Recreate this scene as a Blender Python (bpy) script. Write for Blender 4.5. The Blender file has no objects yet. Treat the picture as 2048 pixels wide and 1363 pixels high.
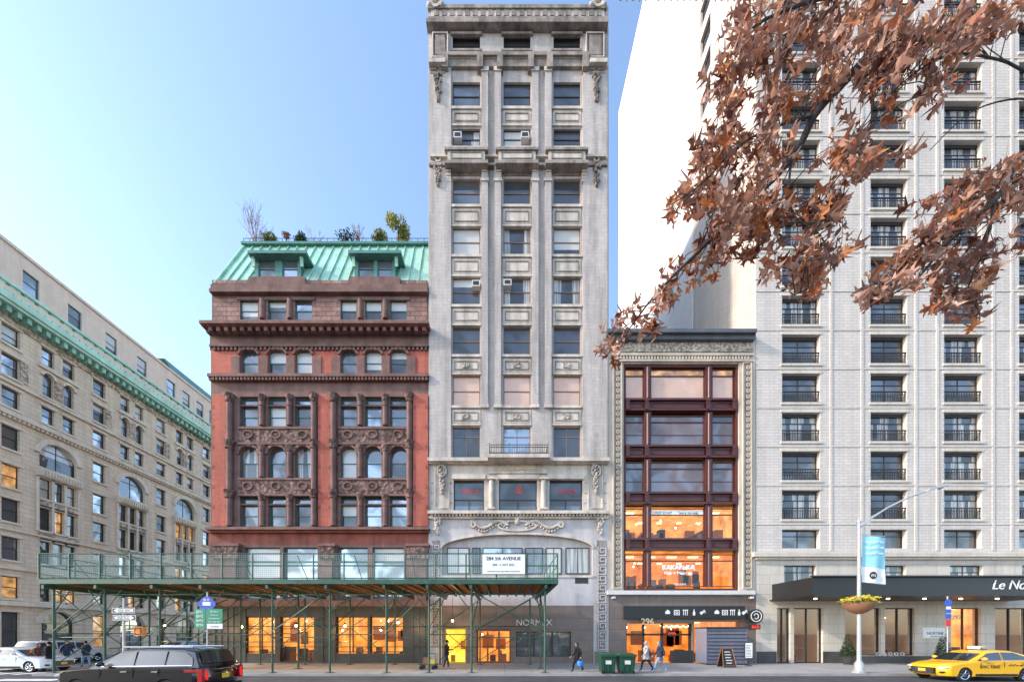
import bpy, bmesh, math, random
from mathutils import Vector, Matrix
random.seed(7)
R=random.random
U=random.uniform
scene=bpy.context.scene
CAMY=-26.6; F=745.0; EYE=2.1; HY=1266.0; CX=1010.0
def W(x,y,D): return Vector(((x-CX)*D/F, CAMY+D, EYE+(HY-y)*D/F))
def GX(x,D): return (x-CX)*D/F
class PR(tuple): pass
def P(x0,y0,x1,y1): return PR(((x0-CX)/28,(x1-CX)/28,(1325-y1)/28,(1325-y0)/28))
def C(r,o):
    k=(26.6-o)/26.6; return (r[0]*k,r[1]*k,EYE+(r[2]-EYE)*k,EYE+(r[3]-EYE)*k)
# ------------------------------------------------------------------ materials
MATS={}
def nodes(name):
    m=bpy.data.materials.new(name); m.use_nodes=True
    nt=m.node_tree; nt.nodes.clear(); MATS[name]=m
    return m,nt
def N(nt,t,**kw):
    n=nt.nodes.new(t)
    for k,v in kw.items():
        if k in n.inputs: n.inputs[k].default_value=v
        else: setattr(n,k,v)
    return n
def L(nt,a,b): nt.links.new(a,b)
def c4(c): return (c[0],c[1],c[2],1)
def coords(nt,flat=True):
    tc=N(nt,'ShaderNodeTexCoord')
    if not flat: return tc.outputs['Object']
    s=N(nt,'ShaderNodeSeparateXYZ'); L(nt,tc.outputs['Object'],s.inputs[0])
    a=N(nt,'ShaderNodeMath',operation='ADD'); L(nt,s.outputs[0],a.inputs[0]); L(nt,s.outputs[1],a.inputs[1])
    c=N(nt,'ShaderNodeCombineXYZ'); L(nt,a.outputs[0],c.inputs[0]); L(nt,s.outputs[2],c.inputs[1])
    return c.outputs[0]
def stone(name,col,rough=.85,var=.25,scale=1.2,bump=.3,bs=14,brick=None,stain=.3,carve=0,metal=0,spec=.3):
    """brick=(w,h,mortar,mortarcol,col2)"""
    m,nt=nodes(name)
    out=N(nt,'ShaderNodeOutputMaterial'); b=N(nt,'ShaderNodeBsdfPrincipled',Roughness=rough,Metallic=metal)
    b.inputs['Specular IOR Level'].default_value=spec
    L(nt,b.outputs[0],out.inputs[0])
    co=coords(nt,False)
    n1=N(nt,'ShaderNodeTexNoise',Scale=scale,Detail=6.0,Roughness=.65); L(nt,co,n1.inputs['Vector'])
    mx=N(nt,'ShaderNodeMix',data_type='RGBA'); 
    rp=N(nt,'ShaderNodeMapRange'); rp.inputs[1].default_value=.3; rp.inputs[2].default_value=.7
    L(nt,n1.outputs[0],rp.inputs[0]); L(nt,rp.outputs[0],mx.inputs[0])
    mx.inputs[6].default_value=c4([x*(1-var) for x in col]); mx.inputs[7].default_value=c4([min(.85,x*(1+var*.6)) for x in col])
    colout=mx.outputs[2]; hts=[]
    if brick:
        w,h,mo,mc,c2=brick
        bt=N(nt,'ShaderNodeTexBrick'); L(nt,coords(nt),bt.inputs['Vector'])
        bt.inputs['Scale'].default_value=1; bt.inputs['Mortar Size'].default_value=mo
        bt.inputs['Brick Width'].default_value=w; bt.inputs['Row Height'].default_value=h
        bt.inputs['Bias'].default_value=-.2
        bt.inputs['Mortar'].default_value=c4(mc); bt.inputs['Color2'].default_value=c4(c2)
        L(nt,colout,bt.inputs['Color1']); colout=bt.outputs[0]
        hts.append((bt.outputs['Fac'],-1.0))
    if stain:
        mp=N(nt,'ShaderNodeMapping'); mp.inputs['Scale'].default_value=(1.3,1.3,.12); L(nt,co,mp.inputs[0])
        n2=N(nt,'ShaderNodeTexNoise',Scale=1.0,Detail=5.0,Roughness=.7); L(nt,mp.outputs[0],n2.inputs['Vector'])
        r2=N(nt,'ShaderNodeMapRange'); r2.inputs[1].default_value=.42; r2.inputs[2].default_value=.7
        r2.inputs[3].default_value=1; r2.inputs[4].default_value=1-stain; L(nt,n2.outputs[0],r2.inputs[0])
        ml=N(nt,'ShaderNodeMix',data_type='RGBA',blend_type='MULTIPLY'); ml.inputs[0].default_value=1
        L(nt,colout,ml.inputs[6]); L(nt,r2.outputs[0],ml.inputs[7]); colout=ml.outputs[2]
    L(nt,colout,b.inputs['Base Color'])
    n3=N(nt,'ShaderNodeTexNoise',Scale=bs,Detail=4.0); L(nt,co,n3.inputs['Vector'])
    h=n3.outputs[0]
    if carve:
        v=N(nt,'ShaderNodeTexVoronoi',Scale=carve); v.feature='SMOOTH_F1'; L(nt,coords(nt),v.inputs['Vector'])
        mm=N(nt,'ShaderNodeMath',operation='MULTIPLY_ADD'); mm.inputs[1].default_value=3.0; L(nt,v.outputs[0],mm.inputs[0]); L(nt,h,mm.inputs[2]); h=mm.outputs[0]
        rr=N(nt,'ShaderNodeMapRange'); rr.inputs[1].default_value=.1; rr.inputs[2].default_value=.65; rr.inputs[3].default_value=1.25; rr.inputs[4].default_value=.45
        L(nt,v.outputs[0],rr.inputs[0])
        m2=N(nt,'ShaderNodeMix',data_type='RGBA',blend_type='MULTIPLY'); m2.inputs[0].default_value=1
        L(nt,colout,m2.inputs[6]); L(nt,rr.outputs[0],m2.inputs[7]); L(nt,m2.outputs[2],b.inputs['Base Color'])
    for hh,k in hts:
        mm=N(nt,'ShaderNodeMath',operation='MULTIPLY_ADD'); mm.inputs[1].default_value=k; L(nt,hh,mm.inputs[0]); L(nt,h,mm.inputs[2]); h=mm.outputs[0]
    bp=N(nt,'ShaderNodeBump',Strength=bump,Distance=.04); L(nt,h,bp.inputs['Height']); L(nt,bp.outputs[0],b.inputs['Normal'])
    return m
def emit(name,col,st):
    m,nt=nodes(name); out=N(nt,'ShaderNodeOutputMaterial'); e=N(nt,'ShaderNodeEmission',Strength=st); e.inputs[0].default_value=c4(col)
    L(nt,e.outputs[0],out.inputs[0])
def glass(name,col,refl=.25,em=None,emst=0,fold=0,nv=.5,rough=.03):
    m,nt=nodes(name); out=N(nt,'ShaderNodeOutputMaterial')
    b=N(nt,'ShaderNodeBsdfPrincipled',Roughness=.6); g=N(nt,'ShaderNodeBsdfGlossy',Roughness=rough)
    g.inputs[0].default_value=(.93,.94,.95,1)
    co=coords(nt,False); n1=N(nt,'ShaderNodeTexNoise',Scale=1.1,Detail=3.0); L(nt,co,n1.inputs['Vector'])
    mx=N(nt,'ShaderNodeMix',data_type='RGBA'); L(nt,n1.outputs[0],mx.inputs[0])
    mx.inputs[6].default_value=c4([x*(1-nv) for x in col]); mx.inputs[7].default_value=c4([x*(1+nv) for x in col])
    cc=mx.outputs[2]
    if fold:
        mp=N(nt,'ShaderNodeMapping'); mp.inputs['Scale'].default_value=(fold,fold,.3); L(nt,co,mp.inputs[0])
        w=N(nt,'ShaderNodeTexNoise',Scale=1.0,Detail=1.0); L(nt,mp.outputs[0],w.inputs['Vector'])
        r=N(nt,'ShaderNodeMapRange'); r.inputs[1].default_value=.35; r.inputs[2].default_value=.65; r.inputs[3].default_value=.45; r.inputs[4].default_value=1.2
        L(nt,w.outputs[0],r.inputs[0])
        ml=N(nt,'ShaderNodeMix',data_type='RGBA',blend_type='MULTIPLY'); ml.inputs[0].default_value=1
        L(nt,cc,ml.inputs[6]); L(nt,r.outputs[0],ml.inputs[7]); cc=ml.outputs[2]
    L(nt,cc,b.inputs['Base Color'])
    if em:
        n4=N(nt,'ShaderNodeTexNoise',Scale=1.6,Detail=4.0); L(nt,co,n4.inputs['Vector'])
        r4=N(nt,'ShaderNodeMapRange'); r4.inputs[1].default_value=.35; r4.inputs[2].default_value=.7; r4.inputs[3].default_value=.15; r4.inputs[4].default_value=emst
        L(nt,n4.outputs[0],r4.inputs[0]); L(nt,r4.outputs[0],b.inputs['Emission Strength']); b.inputs['Emission Color'].default_value=c4(em)
    lw=N(nt,'ShaderNodeLayerWeight',Blend=.5); pw=N(nt,'ShaderNodeMath',operation='POWER'); pw.inputs[1].default_value=4.0; L(nt,lw.outputs['Facing'],pw.inputs[0])
    pm=N(nt,'ShaderNodeMath',operation='MULTIPLY_ADD'); pm.inputs[1].default_value=.8; pm.inputs[2].default_value=.04; L(nt,pw.outputs[0],pm.inputs[0])
    ad=N(nt,'ShaderNodeMath',operation='ADD'); ad.use_clamp=True
    L(nt,pm.outputs[0],ad.inputs[0])
    n5=N(nt,'ShaderNodeTexNoise',Scale=.55,Detail=2.0,Distortion=.6); L(nt,co,n5.inputs['Vector'])
    r5=N(nt,'ShaderNodeMapRange'); r5.inputs[1].default_value=.44; r5.inputs[2].default_value=.56; r5.inputs[3].default_value=refl*.35; r5.inputs[4].default_value=refl*1.3
    L(nt,n5.outputs[0],r5.inputs[0]); L(nt,r5.outputs[0],ad.inputs[1])
    n2=N(nt,'ShaderNodeTexNoise',Scale=.9,Detail=2.0); L(nt,co,n2.inputs['Vector'])
    bp=N(nt,'ShaderNodeBump',Strength=.12,Distance=.12); L(nt,n2.outputs[0],bp.inputs['Height']); L(nt,bp.outputs[0],g.inputs['Normal'])
    ms=N(nt,'ShaderNodeMixShader'); L(nt,ad.outputs[0],ms.inputs[0]); L(nt,b.outputs[0],ms.inputs[1]); L(nt,g.outputs[0],ms.inputs[2]); L(nt,ms.outputs[0],out.inputs[0])
def clear(name,refl=.12,tint=(.95,.97,1)):
    m,nt=nodes(name); out=N(nt,'ShaderNodeOutputMaterial'); t=N(nt,'ShaderNodeBsdfTransparent'); t.inputs[0].default_value=c4(tint)
    g=N(nt,'ShaderNodeBsdfGlossy',Roughness=.02); ms=N(nt,'ShaderNodeMixShader'); ms.inputs[0].default_value=refl
    L(nt,t.outputs[0],ms.inputs[1]); L(nt,g.outputs[0],ms.inputs[2]); L(nt,ms.outputs[0],out.inputs[0])
def paint(name,col,rough=.4,metal=0,coat=0,var=.1,bump=.03):
    m=stone(name,col,rough=rough,var=var,scale=2,bump=bump,bs=30,stain=0,metal=metal,spec=.5)
    for n in m.node_tree.nodes:
        if n.type=='BSDF_PRINCIPLED': n.inputs['Coat Weight'].default_value=coat; n.inputs['Coat Roughness'].default_value=.03
    return m
def room(name,col,st,cs=1.2):  # room walls glow themselves: lamp light put into their surface as uneven emission
    m,nt=nodes(name); out=N(nt,'ShaderNodeOutputMaterial'); b=N(nt,'ShaderNodeBsdfPrincipled',Roughness=.8)
    b.inputs['Base Color'].default_value=c4([x*.6 for x in col])
    v=N(nt,'ShaderNodeTexNoise',Scale=cs,Detail=4.0); L(nt,coords(nt,False),v.inputs['Vector'])
    r=N(nt,'ShaderNodeMapRange'); r.inputs[1].default_value=.3; r.inputs[2].default_value=.7; r.inputs[3].default_value=st*.15; r.inputs[4].default_value=st*1.3
    L(nt,v.outputs[0],r.inputs[0]); L(nt,r.outputs[0],b.inputs['Emission Strength']); b.inputs['Emission Color'].default_value=c4(col); L(nt,b.outputs[0],out.inputs[0])

stone('red_brick',(.52,.088,.052),brick=(.24,.085,.012,(.42,.22,.17),(.38,.05,.035)),bump=.3,stain=.35)
stone('brownstone',(.215,.125,.108),var=.35,bump=.4,stain=.35)
stone('brownstone_red',(.29,.095,.072),var=.3,bump=.3,stain=.4)
stone('rough_brownstone',(.34,.20,.17),brick=(.75,.33,.02,(.14,.085,.075),(.20,.115,.10)),bump=1.0,bs=5)
stone('carved_brownstone',(.24,.145,.125),carve=4.5,bump=1.0)
stone('copper_green',(.38,.65,.52),rough=.6,var=.22,scale=.8,stain=.3,bump=.1)
stone('copper_light',(.52,.76,.62),rough=.6,var=.2,scale=.8,stain=.2,bump=.1)  # paler copy of the green copper, sunlight on the cornice put into its colour
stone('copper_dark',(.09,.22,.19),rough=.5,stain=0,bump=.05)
stone('tower_brick',(.57,.51,.475),brick=(.30,.10,.010,(.38,.33,.315),(.48,.425,.40)),bump=.25,stain=.42,var=.2)
stone('tower_stone',(.62,.545,.475),var=.22,stain=.45,bump=.3)
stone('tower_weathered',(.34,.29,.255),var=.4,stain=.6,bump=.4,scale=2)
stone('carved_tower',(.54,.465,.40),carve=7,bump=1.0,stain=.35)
stone('bluestone_grey',(.52,.49,.49),var=.12,stain=.25,bump=.15)
stone('loft_stone',(.56,.48,.40),var=.15,stain=.3)
stone('carved_loft',(.53,.45,.37),carve=6.5,bump=1.0,stain=.2)
stone('loft_iron',(.09,.024,.02),rough=.38,var=.25,stain=0,bump=.05,spec=.5)
stone('slate_grey',(.11,.12,.14),rough=.5,stain=.2)
stone('hotel_brick',(.62,.56,.515),brick=(.62,.205,.014,(.40,.36,.33),(.56,.505,.46)),bump=.2,stain=.15,var=.1)
stone('hotel_stone',(.62,.555,.48),brick=(1.4,.7,.014,(.36,.325,.29),(.57,.51,.44)),var=.1,stain=.18,bump=.12)
stone('hotel_render',(.76,.74,.72),var=.06,stain=.06,bump=.08)
stone('limestone',(.82,.635,.48),brick=(1.0,.36,.015,(.52,.385,.285),(.74,.56,.42)),var=.12,stain=.2,bump=.3)
stone('limestone_trim',(.82,.66,.52),var=.15,stain=.2)
stone('carved_limestone',(.70,.53,.40),carve=5,bump=1.0,stain=.2)
stone('pink_render',(.82,.62,.51),var=.1,stain=.12)
stone('dark_granite',(.06,.055,.055),rough=.35,var=.3,stain=0,bump=.02,spec=.5)
stone('brown_granite',(.19,.14,.12),rough=.4,var=.2,stain=.1,brick=(1.2,.8,.01,(.07,.05,.05),(.17,.125,.105)),bump=.08,spec=.5)
stone('asphalt',(.075,.075,.08),var=.35,scale=.7,bump=.4,bs=60,stain=0)
stone('kerb_stone',(.30,.29,.28),var=.2,stain=0)
stone('roof_tar',(.09,.09,.09),stain=0)
stone('wood_plank',(.24,.12,.06),var=.4,scale=3,stain=0,bump=.2)
stone('wood_door',(.30,.12,.04),var=.3,scale=3,stain=0,rough=.4)
stone('bark',(.055,.045,.04),var=.4,scale=12,bump=.8,bs=50,stain=0)
stone('bark_light',(.34,.23,.20),stain=0)
paint('road_paint',(.7,.7,.68),rough=.8,var=.25)
paint('green_steel',(.022,.085,.06),rough=.45,var=.4)
paint('black_metal',(.015,.015,.017),rough=.4)
paint('grey_metal',(.42,.43,.44),rough=.45,metal=.3)
paint('chrome',(.75,.75,.77),rough=.12,metal=1)
paint('white_paint',(.80,.80,.79),rough=.5)
paint('white_frame',(.62,.60,.57),rough=.5)
paint('dark_frame',(.03,.027,.027),rough=.5)
paint('tan_frame',(.20,.13,.095),rough=.5)
paint('frame_green',(.05,.15,.135),rough=.5)
paint('car_black',(.006,.006,.008),rough=.2,coat=.7,var=0,bump=0)
paint('car_yellow',(.80,.42,.01),rough=.3,coat=.6,var=.03,bump=0)
paint('car_white',(.70,.71,.73),rough=.3,coat=1,var=.02,bump=0)
paint('car_silver',(.55,.56,.58),rough=.3,coat=1,metal=.2,var=.02,bump=0)
paint('rubber',(.012,.012,.012),rough=.85)
paint('plastic_green',(.015,.07,.04),rough=.4,var=.2)
paint('sign_green',(.0,.24,.12),rough=.45); paint('sign_blue',(.02,.09,.46),rough=.4); paint('sign_orange',(.7,.2,.03))
paint('banner_teal',(.28,.62,.72),rough=.8); paint('red_paint',(.62,.03,.03),rough=.5)
paint('gold_letter',(.55,.43,.28),rough=.35,metal=.3); paint('steel_letter',(.7,.66,.6),rough=.4)
paint('terracotta',(.30,.14,.08),rough=.8)
paint('ribbed_metal',(.25,.28,.38),rough=.4,metal=.4)
paint('plate_yellow',(.75,.5,.05)); paint('blue_bag',(.03,.22,.70),rough=.4)
glass('g_dark',(.028,.028,.029),refl=.05); glass('g_mid',(.065,.065,.065),refl=.11); glass('g_brown',(.13,.085,.07),refl=.12)  # brown pane: warm reflections put into its own colour
glass('g_sky',(.09,.10,.11),refl=.34); glass('g_blind',(.52,.50,.46),refl=.05,nv=.12); glass('g_curtain',(.42,.40,.37),refl=.06,fold=9,nv=.2)
glass('g_warm',(.25,.14,.07),refl=.08,em=(1,.50,.14),emst=.95); glass('g_pinkblind',(.50,.34,.26),refl=.05,em=(1,.5,.25),emst=.10,nv=.25)  # both panes emit: glow of dimly lit rooms put into the glass itself
glass('car_glass',(.008,.009,.010),refl=.04)
clear('g_clear',.06); clear('g_clear2',.12)
room('room_warm',(1,.50,.13),.85); room('room_amber',(1,.40,.07),.75); room('room_shop',(1,.46,.09),.95); room('room_yellow',(1,.72,.10),1.3,.6); room('room_dim',(1,.6,.35),.05)
emit('lamp_glow',(1,.78,.45),16); emit('lamp_strip',(1,.75,.42),4); emit('tail_red',(1,.03,.02),1.0); emit('orange_glow',(1,.22,.03),1.8); emit('red_neon',(1,.05,.03),2);
paint('tail_lens',(.40,.01,.01),rough=.15,coat=1); paint('head_lens',(.75,.77,.8),rough=.1,coat=1)
for n,c in dict(coat_black=(.018,.018,.02),coat_grey=(.42,.42,.42),coat_navy=(.03,.04,.07),coat_brown=(.12,.07,.05),jeans_light=(.20,.33,.50),jeans_dark=(.03,.04,.07),pants_black=(.015,.015,.017),pants_tan=(.25,.18,.12),shoe_dark=(.02,.02,.02),shoe_white=(.5,.5,.5),hair_dark=(.015,.01,.008),skin=(.45,.26,.18),lips=(.3,.1,.08),pack_orange=(.55,.12,.03),pack_blue=(.04,.12,.35),hat_red=(.3,.03,.03)).items(): stone(n,c,var=.15,stain=0,bump=.4,bs=40)
def netting():
    m,nt=nodes('netting'); out=N(nt,'ShaderNodeOutputMaterial'); t=N(nt,'ShaderNodeBsdfTransparent'); d=N(nt,'ShaderNodeBsdfDiffuse'); d.inputs[0].default_value=(.30,.42,.39,1)
    b=N(nt,'ShaderNodeTexBrick'); L(nt,coords(nt),b.inputs[0]); b.inputs['Scale'].default_value=1; b.offset=0
    b.inputs['Brick Width'].default_value=.1; b.inputs['Row Height'].default_value=.1; b.inputs['Mortar Size'].default_value=.01
    r=N(nt,'ShaderNodeMapRange'); r.inputs[3].default_value=.07; r.inputs[4].default_value=.5; L(nt,b.outputs['Fac'],r.inputs[0])
    ms=N(nt,'ShaderNodeMixShader'); L(nt,r.outputs[0],ms.inputs[0]); L(nt,t.outputs[0],ms.inputs[1]); L(nt,d.outputs[0],ms.inputs[2]); L(nt,ms.outputs[0],out.inputs[0])
netting()
def leafmat(name,col,back,tr=.25):
    m,nt=nodes(name); out=N(nt,'ShaderNodeOutputMaterial'); b=N(nt,'ShaderNodeBsdfPrincipled',Roughness=.45); t=N(nt,'ShaderNodeBsdfTranslucent')
    n=N(nt,'ShaderNodeTexNoise',Scale=9.0,Detail=4.0); L(nt,coords(nt,False),n.inputs['Vector'])
    mx=N(nt,'ShaderNodeMix',data_type='RGBA'); L(nt,n.outputs[0],mx.inputs[0]); mx.inputs[6].default_value=c4([x*.55 for x in col]); mx.inputs[7].default_value=c4([x*1.4 for x in col])
    g=N(nt,'ShaderNodeNewGeometry'); m2=N(nt,'ShaderNodeMix',data_type='RGBA'); L(nt,g.outputs['Backfacing'],m2.inputs[0]); L(nt,mx.outputs[2],m2.inputs[6]); m2.inputs[7].default_value=c4(back)
    L(nt,m2.outputs[2],b.inputs['Base Color']); L(nt,m2.outputs[2],t.inputs[0])
    ms=N(nt,'ShaderNodeMixShader'); ms.inputs[0].default_value=tr; L(nt,b.outputs[0],ms.inputs[1]); L(nt,t.outputs[0],ms.inputs[2]); L(nt,ms.outputs[0],out.inputs[0])
leafmat('leaf_rust',(.30,.09,.035),(.38,.20,.14)); leafmat('leaf_brown',(.14,.043,.024),(.28,.15,.11)); leafmat('leaf_orange',(.44,.15,.045),(.46,.24,.15)); leafmat('leaf_pale',(.48,.31,.24),(.38,.18,.11))
leafmat('leaf_green',(.06,.12,.03),(.08,.12,.05)); leafmat('leaf_dkgreen',(.02,.05,.02),(.03,.06,.03)); leafmat('leaf_yellow',(.50,.47,.05),(.4,.35,.06)); leafmat('leaf_red',(.30,.12,.08),(.3,.15,.1)); leafmat('flower_yellow',(.80,.62,.02),(.7,.5,.02))
# ------------------------------------------------------------------ group builder
class G:
    def __init__(s,name,T=None,px=False):
        s.e=bpy.data.objects.new(name,None); scene.collection.objects.link(s.e); s.d={}; s.px=px
        s.T=T or (lambda a,o,z:(a,-o,z))
    def add(s,mat,vs,fs,smooth=False):
        k=(mat,smooth); d=s.d.setdefault(k,([],[])); n=len(d[0]); d[0].extend([tuple(v) for v in vs]); d[1].extend([tuple(i+n for i in f) for f in fs])
    def box(s,mat,r,o0,o1):
        if isinstance(r,PR) and o1>.02: r=C(r,o1)
        a0,a1,z0,z1=r; T=s.T
        vs=[T(a0,o0,z0),T(a1,o0,z0),T(a1,o1,z0),T(a0,o1,z0),T(a0,o0,z1),T(a1,o0,z1),T(a1,o1,z1),T(a0,o1,z1)]
        s.add(mat,vs,[(0,3,2,1),(4,5,6,7),(0,1,5,4),(1,2,6,5),(2,3,7,6),(3,0,4,7)])
    def wbox(s,mat,x0,x1,y0,y1,z0,z1):
        s.add(mat,[(x0,y0,z0),(x1,y0,z0),(x1,y1,z0),(x0,y1,z0),(x0,y0,z1),(x1,y0,z1),(x1,y1,z1),(x0,y1,z1)],[(0,3,2,1),(4,5,6,7),(0,1,5,4),(1,2,6,5),(2,3,7,6),(3,0,4,7)])
    def quad(s,mat,r,o):
        a0,a1,z0,z1=r; T=s.T; s.add(mat,[T(a0,o,z0),T(a1,o,z0),T(a1,o,z1),T(a0,o,z1)],[(0,1,2,3)])
    def wall(s,mat,r,holes,o=0,th=.4):
        a0,a1,z0,z1=r; T=s.T
        A=sorted({a0,a1,*[h[0] for h in holes],*[h[1] for h in holes]}); A=[a for a in A if a0<=a<=a1]
        Z=sorted({z0,z1,*[h[2] for h in holes],*[h[3] for h in holes]}); Z=[z for z in Z if z0<=z<=z1]
        for j in range(len(Z)-1):
            zm=(Z[j]+Z[j+1])/2; st=None
            for i in range(len(A)-1):
                am=(A[i]+A[i+1])/2
                inh=any(h[0]<am<h[1] and h[2]<zm<h[3] for h in holes)
                if not inh and st is None: st=A[i]
                if inh and st is not None: s.quad(mat,(st,A[i],Z[j],Z[j+1]),o); st=None
            if st is not None: s.quad(mat,(st,A[-1],Z[j],Z[j+1]),o)
        for h in list(holes)+[r]:
            b0,b1,y0,y1=h
            for q in (((b0,o,y0),(b0,o,y1),(b0,o-th,y1),(b0,o-th,y0)),((b1,o,y0),(b1,o,y1),(b1,o-th,y1),(b1,o-th,y0)),((b0,o,y1),(b1,o,y1),(b1,o-th,y1),(b0,o-th,y1)),((b0,o,y0),(b1,o,y0),(b1,o-th,y0),(b0,o-th,y0))):
                s.add(mat,[T(*p) for p in q],[(0,1,2,3)])
    def poly(s,mat,pts,o0,o1):
        n=len(pts); T=s.T; vs=[T(a,o1,z) for a,z in pts]+[T(a,o0,z) for a,z in pts]
        s.add(mat,vs,[tuple(range(n)),tuple(range(2*n-1,n-1,-1))]+[(i,(i+1)%n,(i+1)%n+n,i+n) for i in range(n)])
    def spandrel(s,mat,r,zs,o0,o1,n=12):
        a0,a1,z0,z1=r; c=(a0+a1)/2; w=(a1-a0)/2; h=z1-zs; T=s.T
        pt=[(c-w*math.cos(math.pi*i/n),zs+h*.98*math.sin(math.pi*i/n)) for i in range(n+1)]
        for i in range(n):
            p,q=pt[i],pt[i+1]
            s.add(mat,[T(p[0],o1,p[1]),T(q[0],o1,q[1]),T(q[0],o1,z1),T(p[0],o1,z1)],[(0,1,2,3)])
            s.add(mat,[T(p[0],o1,p[1]),T(q[0],o1,q[1]),T(q[0],o0,q[1]),T(p[0],o0,p[1])],[(0,1,2,3)])
    def ring(s,mat,c,zs,rx,rz,t,o0,o1,n=14,a0=0,a1=math.pi):
        T=s.T; vs=[];fs=[]
        for i in range(n+1):
            an=a0+(a1-a0)*i/n
            for k,(x,z) in enumerate(((c-rx*math.cos(an),zs+rz*math.sin(an)),(c-(rx+t)*math.cos(an),zs+(rz+t)*math.sin(an)))):
                vs+= [T(x,o0,z),T(x,o1,z)]
        for i in range(n):
            b=i*4; fs+=[(b+1,b+3,b+7,b+5),(b,b+1,b+5,b+4),(b+2,b+3,b+7,b+6)]
        s.add(mat,vs,fs)
    def frame(s,mat,r,t,o0,o1):
        if isinstance(r,PR) and o1>.02: r=C(r,o1)
        a0,a1,z0,z1=r
        s.box(mat,(a0,a1,z1-t,z1),o0,o1); s.box(mat,(a0,a1,z0,z0+t),o0,o1); s.box(mat,(a0,a0+t,z0+t,z1-t),o0,o1); s.box(mat,(a1-t,a1,z0+t,z1-t),o0,o1)
    def rod(s,mat,p,q,r0,r1=None,n=8,caps=True):
        p=Vector(p);q=Vector(q); r1=r0 if r1 is None else r1; d=(q-p)
        if d.length<1e-6: return
        d.normalize(); u=d.orthogonal().normalized(); v=d.cross(u); vs=[]
        for c,r in ((p,r0),(q,r1)):
            for i in range(n):
                a=2*math.pi*i/n; vs.append(c+u*(r*math.cos(a))+v*(r*math.sin(a)))
        fs=[(i,(i+1)%n,(i+1)%n+n,i+n) for i in range(n)]
        s.add(mat,vs,fs,True)
        if caps: s.add(mat,vs,[tuple(range(n-1,-1,-1)),tuple(range(n,2*n))])
    def col(s,mat,a,z0,z1,r,o,n=12,r1=None):
        s.rod(mat,s.T(a,o,z0),s.T(a,o,z1),r,r1,n)
    def lathe(s,mat,c,prof,n=14):
        vs=[];fs=[]
        for r,z in prof:
            for i in range(n): a=2*math.pi*i/n; vs.append((c[0]+r*math.cos(a),c[1]+r*math.sin(a),c[2]+z))
        for j in range(len(prof)-1):
            for i in range(n): fs.append((j*n+i,j*n+(i+1)%n,(j+1)*n+(i+1)%n,(j+1)*n+i))
        s.add(mat,vs,fs,True)
    def ball(s,mat,c,rx,ry,rz,n=8,m=5):
        vs=[];fs=[]
        for j in range(m+1):
            t=math.pi*j/m
            for i in range(n): a=2*math.pi*i/n; vs.append((c[0]+rx*math.sin(t)*math.cos(a),c[1]+ry*math.sin(t)*math.sin(a),c[2]+rz*math.cos(t)))
        for j in range(m):
            for i in range(n): fs.append((j*n+i,(j+1)*n+i,(j+1)*n+(i+1)%n,j*n+(i+1)%n))
        s.add(mat,vs,fs,True)
    def text(s,t,loc,size,mat,rz=0,ext=.01,align='CENTER',shear=0,bold=0):
        c=bpy.data.curves.new('lettering','FONT'); c.body=t; c.size=size; c.extrude=ext; c.align_x=align; c.shear=shear; c.offset=bold
        c.materials.append(MATS[mat]); o=bpy.data.objects.new('lettering',c); scene.collection.objects.link(o)
        o.location=loc; o.rotation_euler=(math.pi/2,0,rz); o.parent=s.e
    def done(s,loc=None,rz=0):
        for (mat,sm),(v,f) in s.d.items():
            me=bpy.data.meshes.new(mat); me.from_pydata(v,[],f); me.materials.append(MATS[mat])
            if sm: me.polygons.foreach_set('use_smooth',[True]*len(me.polygons)); me.set_sharp_from_angle(angle=math.radians(45))
            me.update(); o=bpy.data.objects.new(mat,me); scene.collection.objects.link(o); o.parent=s.e
        if loc: s.e.location=loc
        s.e.rotation_euler=(0,0,rz)
        return s.e
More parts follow.
